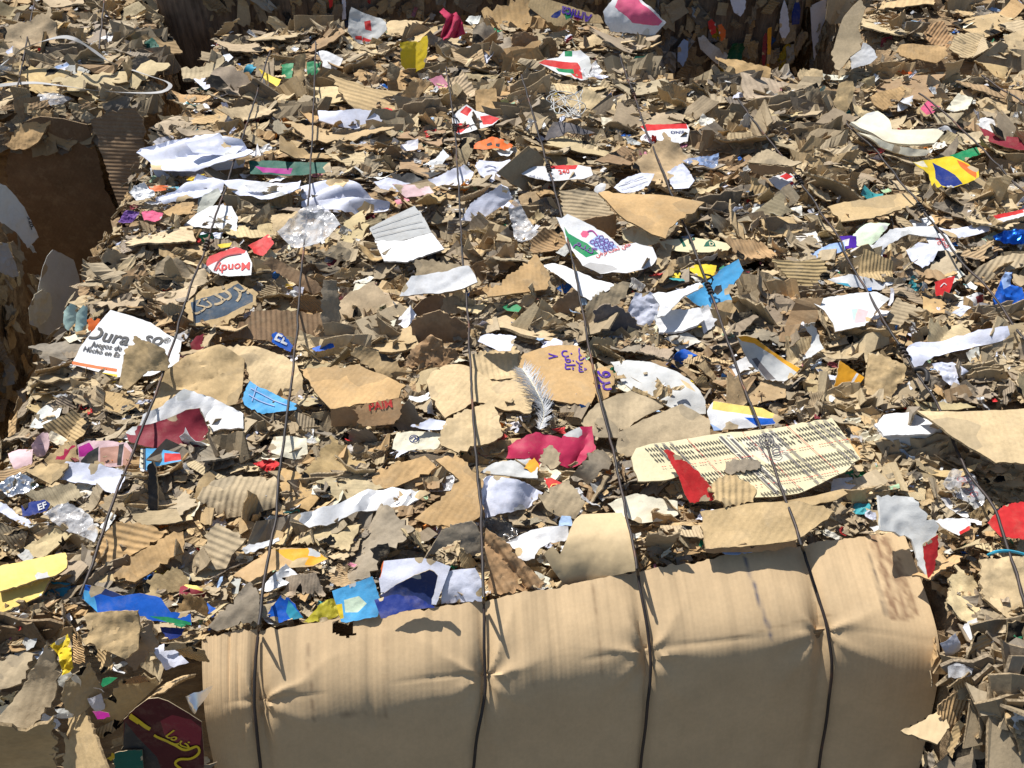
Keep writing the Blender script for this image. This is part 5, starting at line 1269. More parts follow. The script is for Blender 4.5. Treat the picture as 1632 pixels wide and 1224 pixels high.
K(PS, 'cloth', 'dark purple crumpled scrap at the left edge', 'purple crumple', 'P', 'mag', '0,1008 7,999 15,991 28,996 38,1002 32,1012 23,1019 10,1014', t=26, cr=.008, fr=False)
K(PL, 'plastic sheet', 'bottle green plastic at the bottom edge left of the big sheet', 'bottle green plastic', 'G', 'dgr', '182,1200 204,1197 226,1197 230,1240 182,1240', t=70, fr=True, h=.07, d=[])
K('sheet_flap', 'cardboard flap', 'torn tan corner catching the sun at the lower right of the big sheet', 'sunlit torn corner', 'S', 'lt', '1436,1164 1455,1156 1472,1149 1490,1137 1509,1122 1510,1145 1507,1167 1493,1187 1470,1178', t=8, fr=True, h=.05, th=.004, torn=.002)

# --- far left bale and the gap
K(PL, 'plastic strip', 'long pale yellow-green strip lying on the far left bale', 'pale yellow-green strip', 'P', 'pale', '50,81 90,77 140,76 165,71 188,68 193,79 160,84 127,89 67,86', t=12)
K(PK, 'plastic scrap', 'dark green triangular scrap on the far left bale', 'dark green triangle', 'G', 'dgr', '216,78 230,68 243,60 250,68 257,78 238,80', t=30)
K(PL, 'plastic film', 'clear film bundle near the front of the far left bale', 'clear film bundle', 'L', 'film', '46,164 52,154 61,146 86,149 114,153 100,160 87,168 66,166', t=22, cr=.014)
K(PK, 'paper strip', 'small white strip with blue and pink edges on the far left bale', 'white blue strip', 'P', 'bw', '86,109 106,101 127,95 131,100 116,106 100,112', t=14, d=[('lbl', '86,109 127,95 128,97 90,111')])
K(PK, 'plastic scrap', 'small red and orange scrap on the far left bale', 'red orange scrap', 'G', 'rora', '50,64 60,57 71,52 79,58 66,66', t=22)
K('foam_chunk', 'foam', 'pale chunky foam on the far left bale beside a wire', 'pale foam chunk', 'P', 'w', '149,52 160,48 174,47 195,54 218,62 200,68 176,66 153,61', t=16, cr=.012, th=.008)
bp = at(0, 185, .01)
K('cardboard_board', 'cardboard panel', 'big dark shaded board covering the front of the far left bale', 'big shaded board', 'C', 'db', '14,262 22,214 44,186 72,176 110,178 148,186 160,224 166,262 176,300 196,345 222,420 260,560 270,700 20,700 16,480 14,330', plane=(np.array((0, 2.20, 0)), np.array((0, -.995, .05))), cr=.006, c=.01, nc=3, peel=0, mask='14,262 22,214 72,176 148,186 164,262 205,352 150,440 60,420 20,330')  # deep brown carries the shade of the gap, darker than the board itself
K(CP, 'corrugated cardboard', 'ribbed brown board pillar on the right corner of the far left bale', 'ribbed board pillar', 'F', 'br', '146,192 180,178 221,172 232,206 230,260 228,300 224,330 222,420 196,345 176,290 160,240', plane=(np.array((0, 2.17, 0)), np.array((.1, -.80, .56))), fa=88, mask='146,192 180,178 221,172 232,206 230,260 226,300 200,345 176,290', cr=.006)
K(CF, 'cardboard flap', 'sunlit orange-tan board at the top left of the big shaded board', 'sunlit board', 'C', 'ot', '12,232 26,206 46,188 72,174 84,182 72,204 60,226 44,238 24,240', plane=(np.array((-1.05, 2.13, -.03)), np.array((-.12, -.72, .68))), cr=.006, th=.005)  # separate lighter flap added for the sun patch on the shaded board
near = (np.array((-.985, 1.4, -.3)), np.array((1, -.25, .12)))
K('paper_sheet', 'paper sheet', 'pale paper numbered 320 in the shaded side of the left bale', 'paper numbered 320', 'P', 'gw', '-6,290 8,296 24,312 38,330 50,352 62,378 52,388 44,396 26,370 -6,350', plane=near, tx=[('320-', 43, 346, 49, 367, 'dk', 1.0)])
K('lined_board', 'torn board', 'large scribble-lined pale board in the shaded gap on the left', 'scribble-lined board', 'P', 'gw', '66,430 74,408 84,398 100,405 116,414 124,440 129,472 126,500 118,520 90,538 62,530 50,500', plane=near, cr=.006)
K('crumpled_paper', 'paper scrap', 'crumpled pale paper sheet low in the shaded side on the left', 'crumpled shaded paper', 'P', 'cr', '44,492 54,470 66,462 80,468 84,490 74,512 60,522 48,516', plane=(near[0] + np.array((.02, 0, 0)), near[1]), cr=.01)
K('crumpled_paper', 'paper scrap', 'torn grey paper lump at the very left edge of the shaded side', 'grey paper lump', 'P', 'gy', '-6,385 10,388 26,420 30,440 20,442 -6,430', plane=near, cr=.01)
K(PS, 'paper scrap', 'crumpled white tissue on the left edge of the central bale', 'white tissue', 'P', 'w', '210,312 220,300 232,293 238,302 248,308 250,318 236,322 222,326', t=30, cr=.014)
K(PK, 'plastic scrap', 'orange strip below the crumpled white cloth', 'orange strip', 'G', 'rora', '237,298 252,296 268,297 266,303 243,306', t=20)
K(PK, 'plastic scrap', 'small teal strip beside the orange strip', 'small teal strip', 'G', 'teal', '267,299 285,297 286,302 268,304', t=14)
K(PK, 'plastic scrap', 'red and purple scrap right of the small teal strip', 'red purple scrap', 'G', 'dred', '291,302 300,290 312,286 310,294 298,304', t=24, d=[('pur', '291,292 299,285 302,290 294,300')])
K(PL, 'plastic film', 'crumpled purple film on the left shoulder of the central bale', 'purple film', 'G', 'pur', '191,358 196,345 201,336 213,338 224,340 218,350 206,358', t=26, cr=.010)
K(PS, 'paper scrap', 'coral pink patterned tissue on the left shoulder of the central bale', 'coral pink tissue', 'P', 'pink', '226,338 243,336 261,341 256,350 248,354 230,352', t=16, cr=.008)
K(CS, 'cardboard scrap', 'smooth orange-tan board beneath the left white strip', 'smooth orange-tan board', 'C', 'ot', '258,335 275,328 291,322 308,320 308,340 290,342 272,346', t=12)
K(PS, 'paper sheet', 'white drawing paper between the first and second wires', 'white drawing paper', 'P', 'w', '292,358 312,342 333,329 352,327 369,328 378,345 377,368 350,364 328,363', t=8, cr=.004, marks=strokes(['335,345 345,350 360,345', '330,352 350,356'], 1.0, 'gy'))
K('packaging_bag', 'packaging', 'white and red Mondy packet lying upside down left of the second wire', 'upside-down Mondy packet', 'G', 'w', '327,421 335,409 355,401 376,394 393,400 402,420 401,441 382,441 365,441 350,438 340,434', t=14, h=.01, d=[('red', '327,421 335,408 376,394 393,399 390,404 362,410 346,417 331,425'), ('lg', '350,416 362,410 385,408 394,414 372,413')], tx=[('Mondy', 399, 419, 343, 424, 'red', 1.2)], marks=strokes(['341,432 348,418 362,409 385,405'], 1.8, 'dred'), cr=.002)
K(PK, 'plastic scrap', 'bright red sheet above the Mondy packet', 'bright red sheet', 'G', 'red', '396,394 412,384 428,376 434,382 438,391 428,400 419,409 406,406', t=12)
K(PK, 'paper scrap', 'small yellow scrap left of the bright red sheet', 'small yellow scrap', 'G', 'yel', '346,391 358,388 370,387 366,393 352,396', t=14)
K('plastic_bag', 'plastic bag', 'clear plastic bag bulging beside the second wire', 'clear bulging bag', 'L', 'film', '443,374 460,356 482,340 496,335 512,333 534,350 545,368 532,384 517,401 490,400 466,398', t=22, h=.03, cr=.014)
K(CP, 'corrugated cardboard', 'pale tan board left of the clear bulging bag', 'pale tan board', 'C', 'lt', '432,342 455,339 478,337 481,372 460,373 437,374', t=18)
K('plastic_roll', 'plastic roll', 'small green roll touching the first wire near the top', 'small green roll', 'G', 'teal', '382,118 387,110 394,103 417,93 418,104 404,111 390,121', t=24, c=-.04)
K(PK, 'plastic scrap', 'small bright yellow triangle near the top of the first wire', 'bright yellow triangle', 'G', 'yel', '412,110 430,119 449,130 444,140 439,148 426,134', t=20)
K(PK, 'plastic scrap', 'green panel left of an upright tan board at the top left', 'left green panel', 'G', 'grn', '449,104 458,101 468,101 467,115 465,126 450,124', t=24)
K(PK, 'plastic scrap', 'green panel right of an upright tan board near the second wire', 'right green panel', 'G', 'grn', '488,98 499,96 511,97 509,110 507,123 490,124', t=34)
K(CF, 'cardboard flap', 'upright tan board standing between two green panels', 'board between greens', 'C', 'tan', '470,91 480,87 488,86 486,112 484,138 474,139 467,137', t=46)
K(PS, 'paper scrap', 'white folded paper at the top of the second wire', 'white top paper', 'P', 'w', '503,79 520,80 545,84 542,96 533,111 520,112 510,114 514,96', t=20)
K(PS, 'paper scrap', 'white papers with pale blue marks near the top left of the central bale', 'white marked papers', 'P', 'bw', '309,128 328,123 348,120 355,127 361,134 342,139 326,144', t=12)
K(PK, 'plastic scrap', 'blue scrap touching the bright yellow triangle', 'blue touching scrap', 'G', 'blue', '417,142 428,139 436,143 432,149 420,148', t=20)

# --- shaded face of the back bale: upright layers
bk = (np.array((0, 2.905, 0)), np.array((0, -1, .05)))
for nm, ct, lb, lm_, mt, co, po in (
    (PK, 'plastic scrap', 'upright red strip in the shaded back bale', 'upright red strip', 'G', 'red', '1128,34 1134,30 1141,38 1141,52 1134,56 1129,44'),
    (PK, 'plastic scrap', 'upright orange-red strip right of its red twin in the back bale', 'upright orange strip', 'G', 'rora', '1144,40 1150,38 1157,48 1156,62 1150,66 1146,54'),
    (PK, 'packaging scrap', 'tall thin dark red strip in the shaded back bale', 'tall dark red strip', 'G', 'dred', '1216,60 1220,52 1223,54 1221,90 1218,110 1214,110 1215,80'),
    (PK, 'packaging scrap', 'tall thin yellow strip beside the dark red strip in the back bale', 'tall yellow strip', 'G', 'ora', '1223,44 1229,42 1229,80 1225,108 1220,112 1223,80'),
    (PS, 'paper sheet', 'tall crumpled lilac-white paper at the right of the shaded back bale', 'tall lilac paper', 'P', 'bw', '1291,10 1302,4 1324,-4 1322,40 1318,60 1312,90 1306,104 1298,104 1294,60'),
    (PK, 'plastic scrap', 'navy blue rounded patch in the shaded back bale', 'navy patch', 'G', 'dbl', '1262,20 1266,6 1272,-2 1276,14 1274,38 1262,40'),
    (CS, 'cardboard scrap', 'pale grey slanting board in the shaded back bale', 'slanting grey board', 'C', 'gw', '1112,60 1122,56 1132,68 1148,78 1160,88 1160,112 1140,100 1116,78'),
    (PS, 'paper sheet', 'pale blue-grey paper hanging at the top of the back bale', 'hanging grey paper', 'P', 'bw', '1162,-4 1190,-4 1188,14 1180,26 1170,20'),
    (PS, 'paper sheet', 'narrow white paper strip in the back bale left of the tall lilac paper', 'narrow white strip', 'P', 'bw', '1243,20 1250,-4 1256,20 1258,50 1248,66 1242,50'),
    (PS, 'paper sheet', 'upright white paper in the back bale above the crushed white red box', 'upright back paper', 'P', 'bw', '545,-4 552,-4 551,14 552,30 545,32'),
    (PK, 'plastic scrap', 'red patch at the top of the back bale left of the white paper', 'red top patch', 'G', 'red', '523,-4 531,-4 530,8 526,14'),
    (PS, 'paper sheet', 'bluish speckled paper low in the shaded back bale', 'speckled blue paper', 'P', 'lbl', '1080,76 1090,62 1097,66 1096,90 1088,106 1080,98')):
    K(nm, ct, lb, lm_, mt, co, po, plane=(bk[0] + np.array((0, -.004 * (hash_s(lb) % 5), 0)), bk[1]))

# --- things that are not sheets: strap loops, feather, loose wire, white tape
def strap(name, cat, label, lm, s, wdt, col, zf, mat='G'):
    P2 = pts(s)
    P = np.array([at(x, y, z) for (x, y), z in zip(P2, zf)])
    n = 60
    Q = spline(P, n)
    T = np.gradient(Q, axis=0)
    T /= np.linalg.norm(T, axis=1, keepdims=True)
    V, F = [], []
    for i in range(n):
        tw = .5 * math.sin(i * .13)
        sd = np.cross(T[i], (0, 0, 1.0))
        sd /= np.linalg.norm(sd)
        up = np.cross(sd, T[i])
        a = sd * math.cos(tw) + up * math.sin(tw)
        b = np.cross(a, T[i])
        for u, v in ((-1, -1), (1, -1), (1, 1), (-1, 1)):
            V.append(Q[i] + a * u * wdt / 2 + b * v * .0005)
    for i in range(n - 1):
        for k in range(4):
            F.append((i * 4 + k, i * 4 + (k + 1) % 4, i * 4 + 4 + (k + 1) % 4, i * 4 + 4 + k))
    V = np.array(V)
    o0 = V.mean(0)
    ob = link(name, make_mesh(name, simple(V - o0, F, C[col]), [mat], True, 50), label, cat)
    ob.location = o0
    for i in range(len(P2) - 1):
        paint(np.array([P2[i] - 2, P2[i] + 2, P2[i + 1] + 2, P2[i + 1] - 2]))
    HEROES.append((ob, P2, lm))
strap('plastic_strap', 'plastic strap', 'grey-white plastic strap arching over the far left bale', 'arching white strap', '-8,112 20,90 43,75 90,60 118,62 145,78 172,97 195,108', .011, 'gy', (.05, .07, .09, .12, .13, .10, .07, .04))
strap('plastic_strap', 'plastic strap', 'grey-white plastic strap lying flat along the front of the far left bale', 'flat white strap', '198,107 235,120 265,130 271,138 255,147 210,148 150,144 100,137 50,132 -8,137', .010, 'gy', (.045, .05, .05, .05, .045, .04, .045, .05, .05, .05))
strap('plastic_tape', 'plastic strap', 'narrow white tape trailing down at the lower left', 'narrow white tape', '107,1018 118,1032 140,1044 160,1058 178,1064 200,1072', .006, 'w', (-.01, -.02, -.025, -.03, -.03, -.035), 'P')
V, F = tube(spline([at(x, y, z) for x, y, z in ((1575, 885, .05), (1585, 880, .06), (1600, 878, .06), (1618, 880, .055), (1640, 886, .05))], 24), .0022, 6)
ob = link('blue_string', make_mesh('blue_string', simple(V - V.mean(0), F, C['teal']), ['G']), 'thin light blue cord lying below the red disc', 'cord')
ob.location = V.mean(0)
HEROES.append((ob, pts('1575,885 1600,878 1632,886'), 'light blue cord'))
# a tangle of thin pale wire in the upper middle
rng = random.Random(12)
P = []
for k in range(46):
    a = k * .62
    P.append(at(905 + 26 * math.cos(a) + rng.uniform(-9, 9), 163 + 17 * math.sin(a * 1.3) + rng.uniform(-6, 6), .06 + .03 * rng.random()))
V, F = tube(spline(P, 330), .0011, 5)
ob = link('wire_tangle', make_mesh('wire_tangle', simple(V - V.mean(0), F, C['gw']), ['G']), 'tangle of thin pale wire in the upper middle of the heap', 'wire tangle')
ob.location = V.mean(0)
HEROES.append((ob, pts('880,140 930,140 930,185 880,185'), 'pale wire tangle'))
# feather: bent quill and many separate barbs
def feather():
    qp = spline([at(x, y, z) for x, y, z in ((833, 588, .07), (845, 605, .075), (856, 625, .07), (866, 648, .06), (866, 668, .05), (860, 684, .045))], 40)
    V, F = tube(qp, [.0012 * (1 - .5 * i / 40) for i in range(40)], 5)
    parts = [simple(V, F, C['cr'])]
    rng = random.Random(5)
    for i in range(0, 40):
        for sgn in (-1, 1):
            for rep in range(3):
                t = qp[min(i + 1, 39)] - qp[max(i - 1, 0)]
                t /= np.linalg.norm(t)
                sd = np.cross(t, (0, 0, 1.0))
                sd /= np.linalg.norm(sd)
                ln = (.012 + .016 * math.sin(math.pi * min(1, (i + 4) / 42))) * rng.uniform(.7, 1.15)
                if i > 28:
                    ln *= rng.uniform(.7, 1.3)
                d = sd * sgn * rng.uniform(.5, 1.1) - t * rng.uniform(.5, 1.0) + np.array((0, 0, rng.uniform(-.25, .45)))
                d /= np.linalg.norm(d)
                p0 = qp[i]
                p1 = p0 + d * ln * .55
                p2 = p0 + d * ln + np.array((0, 0, rng.uniform(-.004, .004)))
                v2, f2 = tube([p0, p1, p2], [.0008, .0006, .0002], 3)
                parts.append(simple(v2, f2, C['w']))
    d = join(parts)
    o0 = d['v'].mean(0)
    d['v'] = d['v'] - o0
    ob = link('feather', make_mesh('feather', d, ['P']), 'ragged white feather lying on tan cardboard beside the Persian-lettered carton', 'feather')
    ob.location = o0
    paint(pts('828,585 850,590 880,645 868,692 850,690 850,640'))
    HEROES.append((ob, pts('837,590 865,640 862,685'), 'white feather'))
feather()

# ---------------------------------------------------------------- the other scraps: individuals copied from torn prototypes
RNG = random.Random(77)
def blob_poly(rng, asp, n=None, rough=.25):
    # a ripped board: a skewed rectangle with a corner lost or a bite taken out of a side
    sk = rng.uniform(-.25, .25)
    P = [(-.5, -.5), (.5, -.5), (.5, .5), (-.5, .5)]
    out = []
    miss = rng.randrange(4) if rng.random() < .55 else -1
    bite = rng.randrange(4) if rng.random() < .6 else -1
    for k in range(4):
        a, b = np.array(P[k]), np.array(P[(k + 1) % 4])
        z = np.array(P[k - 1])
        if k == miss:
            out.append(a + (z - a) * rng.uniform(.2, .55))
            out.append(a + (b - a) * rng.uniform(.2, .55))
        else:
            out.append(a + np.array((rng.uniform(-.13, .13), rng.uniform(-.13, .13))))
        if k == bite:
            m = a + (b - a) * rng.uniform(.35, .65)
            out.append(m * rng.uniform(.45, .9))
    return np.array([(x + sk * y, y / asp) for x, y in out])

def proto(mat, size, asp, curl, crump, torn, th, seed, fold=None, n=None):
    rng = random.Random(seed)
    poly = blob_poly(rng, asp, n) * size
    cd = rng.uniform(0, math.pi)
    ca, sa = math.cos(cd), math.sin(cd)
    so_ = rng.uniform(0, 90)
    fq = 2.4 / size
    f0 = rng.uniform(-.15, .15) * size
    fd = rng.uniform(0, math.pi)
    fx, fy = math.cos(fd), math.sin(fd)
    fk = math.tan(math.radians(fold)) if fold else 0
    sharpc = mat in 'PGLM'
    ks = make_kinks(rng, 8 if mat in 'PL' else 4, np.zeros(2), poly.max(0) - poly.min(0), .26 if sharpc else .21)
    def disp(x, y):
        s = (x * ca + y * sa) / (size / 2)
        z = curl * size * s * s + kink(ks, x, y)
        d = x * fx + y * fy - f0
        if d > 0:
            z += fk * d
        a, b, c = nz(x * fq, y * fq, so_), nz(x * fq * 2.4, y * fq * 2.4, so_ + 5), nz(x * fq * 6, y * fq * 6, so_ + 9)
        if sharpc:
            return z + crump * size * .5 * (1.3 * (.35 - abs(a)) + .9 * (.3 - abs(b)) + .4 * (.3 - abs(c)))
        return z + crump * size * (a + .6 * b + .5 * (.3 - abs(c)))
    dl = []
    if mat in 'CF':
        for _ in range(rng.choice((1, 1, 2))):
            dl.append(peeled(rng, poly, size, (1, 1, 1, 1), 'C'))
            dl[-1] = ((*rng.choice(((.86, .87, .90), (.78, .80, .85), (.92, .88, .84))), 1.0), dl[-1][1])
    d = sheet(poly, size / (18 if mat in 'CF' else 15), disp, th, (1, 1, 1, 1), dl, torn, rng, None, rng.uniform(0, 3.14))
    return make_mesh('torn_scrap', d, [mat, 'E' if mat in 'CFS' else mat])

card_protos = []
for k in range(44):
    r_ = random.Random(900 + k)
    card_protos.append(proto('F' if k % 3 == 0 else 'C', .10, r_.uniform(1.1, 2.3), r_.uniform(-.05, .06), r_.uniform(.02, .06), .0055, r_.uniform(.0022, .0042), 300 + k, r_.choice([None, None, 20, -18, 40])))
strip_protos = [proto('F' if k % 2 else 'C', .11, random.Random(k).uniform(3.2, 6), random.Random(k + 5).uniform(-.1, .2), .05, .0025, .003, 500 + k, None, 7) for k in range(14)]
paper_protos = [proto('P', .10, random.Random(k).uniform(1.1, 2.2), random.Random(k + 7).uniform(-.1, .25), random.Random(k).uniform(.06, .15), .0016, .0007, 700 + k, random.Random(k).choice([None, 25, -25])) for k in range(18)]
print_protos = [proto('G', .10, random.Random(k).uniform(1.1, 2.4), random.Random(k + 3).uniform(-.1, .25), random.Random(k).uniform(.04, .1), .0016, .0009, 800 + k, random.Random(k).choice([None, 30])) for k in range(12)]
film_protos = [proto('L', .10, 1.5, .1, .16, .002, .0004, 850 + k) for k in range(6)]

HPOLY = [(o, P, lm, P.mean(0)) for o, P, lm in HEROES]
used_labels = set(o.get('label', '') for o in bpy.data.objects)
SIZES = ((95, 'broad'), (60, ''), (0, 'small'))

def relation(p, q):
    dx, dy = p[0] - q[0], p[1] - q[1]
    if abs(dx) > abs(dy) * 1.15:
        return 'right of' if dx > 0 else 'left of'
    return 'below' if dy > 0 else 'above'

def make_label(p, px, tone, shape, kind):
    near = sorted(HPOLY, key=lambda h: np.hypot(*(p - h[3])))[:7]
    size = next(s for lim, s in SIZES if px >= lim)
    for i in range(7):
        for j in range(7):
            if i == j:
                continue
            a, b = near[i], near[j]
            words = [size, tone, shape, kind, relation(p, a[3]), 'the', a[2] + ',', relation(p, b[3]), 'the', b[2]]
            if i > j and relation(p, a[3]) == relation(p, b[3]):
                continue
            L = ' '.join(w for w in words if w)
            if len(L.split()) > 16:
                L = ' '.join(w for w in [tone, kind] + words[4:] if w)
            if len(L.split()) <= 16 and L not in used_labels:
                used_labels.add(L)
                return L
    return None

MASK_E = MASK.copy()
for _ in range(4):     # a margin so that scraps may tuck under or over an edge
    m2 = MASK_E.copy()
    m2[1:] &= MASK_E[:-1]; m2[:-1] &= MASK_E[1:]; m2[:, 1:] &= MASK_E[:, :-1]; m2[:, :-1] &= MASK_E[:, 1:]
    MASK_E = m2

def frac_masked(mesh, mw):
    n = len(mesh.vertices) // 2
    co = np.empty(len(mesh.vertices) * 3)
    mesh.vertices.foreach_get('co', co)
    co = co.reshape(-1, 3)[:n:7]
    Wm = np.array(mw)
    q, dep = project(co @ Wm[:3, :3].T + Wm[:3, 3])
    x, y = q[:, 0].astype(int), q[:, 1].astype(int)
    ok = (x >= 0) & (x < 1632) & (y >= 0) & (y < 1224)
    if not ok.any():
        return 1.0, q
    return MASK_E[y[ok], x[ok]].mean(), q

PLACED = []
def which_bale(x, y):
    if .72 < y < 2.28 and .56 < x < .65:
        return 'main' if x < .605 else 'right'
    for k in ('main', 'right', 'left', 'backright'):
        if inbox(x, y, k, .012):
            return k
    return None

CARD_TONES = (('tan', (.55, .39, .20)), ('tan', (.57, .415, .22)), ('pale tan', (.62, .485, .285)), ('pale tan', (.59, .46, .27)), ('grey-tan', (.50, .40, .255)), ('grey-tan', (.46, .37, .24)), ('dusty brown', (.40, .31, .19)),
              ('dusty brown', (.36, .285, .195)), ('grey-brown', (.31, .26, .195)), ('orange-brown', (.55, .36, .17)), ('brown', (.39, .26, .14)))
PAPER_TONES = (('white', (.80, .80, .78)), ('white', (.80, .80, .78)), ('bluish white', (.70, .72, .82)), ('off-white', (.68, .65, .56)), ('grey', (.48, .48, .46)), ('cream', (.76, .70, .52)))
PRINT_TONES = (('red', (.58, .04, .04)), ('blue', (.03, .16, .52)), ('green', (.03, .26, .12)), ('yellow', (.78, .58, .05)), ('orange', (.75, .26, .04)), ('pink', (.70, .28, .36)), ('teal', (.06, .34, .38)),
               ('maroon', (.24, .04, .05)), ('pale blue', (.38, .52, .72)), ('white', (.8, .8, .78)), ('black', (.05, .05, .05)), ('light green', (.42, .6, .38)))
STANDING = ('upturned', 'standing', 'leaning')
def scatter(n, protos, name, cat, kind, tones, group, smin, smax, pxlo, pxhi, maxmask, tilt_sd, shapes, spacing=.5):
    made = tries = 0
    while made < n and tries < n * 60:
        tries += 1
        px, py = RNG.uniform(-30, 1662), RNG.uniform(-10, 1235)
        pt = at(px, py, .01)
        key = which_bale(pt[0], pt[1])
        fr = False
        if py > 1010 and (px < 330 or px > 1505) and (key is None or pt[1] < .56):
            if px > 1505:
                pt = on_plane(px, py, np.array((0, .5, -.03)), np.array((0, -.6, .8)))
            else:
                pt = on_plane(px, py, FRONT0 + FRONTN * .02, FRONTN)
            fr = True
        elif key is None:
            continue
        dep = (pt - CAM) @ Fw
        want = RNG.uniform(0, 1) ** 1.6 * (pxhi - pxlo) + pxlo
        size = min(max(want * dep / FPX, smin), smax)
        me = RNG.choice(protos)
        up = RNG.random() < .30
        if up:
            size *= .62
        sc = size / .10
        tilt = abs(RNG.gauss(0, tilt_sd)) + (RNG.uniform(25, 60) if up else 0)
        tilt = min(tilt, 80)
        az = RNG.gauss(0, 45) if RNG.random() < .62 else RNG.gauss(180, 50)   # leans towards / away from the viewer
        spin = RNG.gauss(0, 40)
        R = Matrix.Rotation(math.radians(az), 3, 'Z') @ Matrix.Rotation(math.radians(tilt), 3, 'X') @ Matrix.Rotation(math.radians(-az + spin), 3, 'Z')
        if fr:
            R = Matrix.Rotation(math.radians(60 if px < 400 else 36), 3, 'X') @ R
        z = (top_z(pt[0], pt[1], key) if (key and not fr) else pt[2]) + RNG.uniform(.008, .026) + (.20 * size * math.sin(math.radians(tilt)))
        mw = Matrix.Translation((pt[0], pt[1], z)) @ R.to_4x4() @ Matrix.Diagonal((sc, sc, min(sc, 1.15), 1))
        fm, q = frac_masked(me, mw)
        if fm > maxmask * (.35 if up else .6):
            continue
        c = np.array((px, py))
        rr = want * spacing
        if any(np.hypot(*(c - p)) < (rr + r2) * .5 for p, r2 in PLACED):
            continue
        tone, rgb = RNG.choice(tones)
        shp = RNG.choice(STANDING) if tilt > 38 else RNG.choice(shapes)
        lab = make_label(c, want, tone, shp, kind)
        if lab is None:
            continue
        PLACED.append((c, rr))
        o = bpy.data.objects.new(name, me)
        COL.objects.link(o)
        o.matrix_world = mw
        v = RNG.uniform(.82, 1.12)
        o.color = (rgb[0] * v, rgb[1] * v * RNG.uniform(.97, 1.03), rgb[2] * v * RNG.uniform(.92, 1.06), 1)
        o['label'], o['category'], o['group'] = lab, cat, group
        made += 1
    return made

n_card = scatter(215, card_protos, 'cardboard_scrap', 'cardboard scrap', 'cardboard scrap', CARD_TONES, 'torn cardboard scraps on the bales', .03, .20, 60, 165, .16, 13, ('flat', 'curled', 'torn', 'rumpled'), .55)
n_cor = scatter(70, [p for k, p in enumerate(card_protos) if k % 3 == 0], 'corrugated_board', 'corrugated cardboard', 'corrugated board', CARD_TONES, 'fluted board pieces on the bales', .03, .17, 50, 125, .2, 13, ('flat', 'bent', 'rumpled'), .45)
n_flp = scatter(75, [p for k, p in enumerate(card_protos) if k % 3], 'cardboard_flap', 'cardboard flap', 'cardboard flap', CARD_TONES, 'bent cardboard flaps on the bales', .03, .13, 40, 95, .2, 22, ('folded', 'curled', 'bent'), .42)
n_str = scatter(120, strip_protos, 'cardboard_strip', 'cardboard strip', 'cardboard strip', CARD_TONES, 'cardboard strips on the bales', .03, .15, 40, 105, .2, 14, ('torn', 'bent', 'narrow'), .34)
n_pap = scatter(180, paper_protos, 'paper_scrap', 'paper scrap', 'paper scrap', PAPER_TONES, 'loose paper scraps on the bales', .02, .10, 24, 66, .2, 14, ('crumpled', 'torn', 'creased'), .42)
n_pri = scatter(72, print_protos, 'packaging_scrap', 'packaging scrap', 'packaging scrap', PRINT_TONES, 'small printed packaging scraps on the bales', .014, .06, 14, 40, .2, 16, ('torn', 'bent', 'creased'), .5)
n_flm = scatter(12, film_protos, 'plastic_film', 'plastic film', 'plastic film', (('clear', (.75, .75, .75)), ('milky', (.8, .8, .8))), 'clear film scraps on the bales', .03, .10, 30, 70, .3, 12, ('crumpled',), .5)
print('placed', n_card, n_str, n_pap, n_pri, n_flm)

# ---------------------------------------------------------------- uncountable small litter packed between them
def flake_protos(n, nu, nv, th, seed, curl, rough):
    rng = np.random.default_rng(seed)
    out = []
    for _ in range(n):
        asp = rng.uniform(1.1, 3.2)
        u, v = np.meshgrid(np.linspace(-.5, .5, nu + 1), np.linspace(-.5, .5, nv + 1), indexing='ij')
        x, y = u.copy(), v / asp
        # tear the outline
        k1, k2 = rng.uniform(.72, 1.2, nv + 1), rng.uniform(.72, 1.25, nu + 1)
        jag = rng.choice([.008, .02, .05], x.shape[1])[None, :]
        x = x * (1 + (k1[None, :] - 1) * rng.uniform(.2, 1)) + rng.normal(0, 1, x.shape) * jag + rng.uniform(-.5, .5) * v / asp
        y = y * (1 + (k2[:, None] - 1) * rng.uniform(.1, .7)) + rng.normal(0, .02, y.shape) / asp + rng.uniform(-.4, .4) * u * .5
        cd = rng.uniform(0, math.pi)
        s = x * math.cos(cd) + y * math.sin(cd)
        z = rng.uniform(-.4, 1.0) * curl * s * s * 1.3 + rng.normal(0, rough, x.shape) + rng.uniform(-.45, .45) * np.maximum(s + rng.uniform(-.2, .2), 0)
        top = np.stack([x, y, z], -1).reshape(-1, 3)
        bot = top - (0, 0, th)
        m = (nu + 1) * (nv + 1)
        id_ = np.arange(m).reshape(nu + 1, nv + 1)
        q = np.stack([id_[:-1, :-1], id_[1:, :-1], id_[1:, 1:], id_[:-1, 1:]], -1).reshape(-1, 4)
        ring = np.r_[id_[:-1, 0], id_[-1, :-1], id_[:0:-1, -1], id_[0, :0:-1]]
        nx_ = np.roll(ring, -1)
        side = np.stack([nx_, ring, ring + m, nx_ + m], -1)
        F = np.vstack([q, q[:, ::-1] + m, side])
        mi = np.r_[np.zeros(2 * len(q), int), np.ones(len(side), int)]
        out.append((np.vstack([top, bot]), F, mi))
    return out

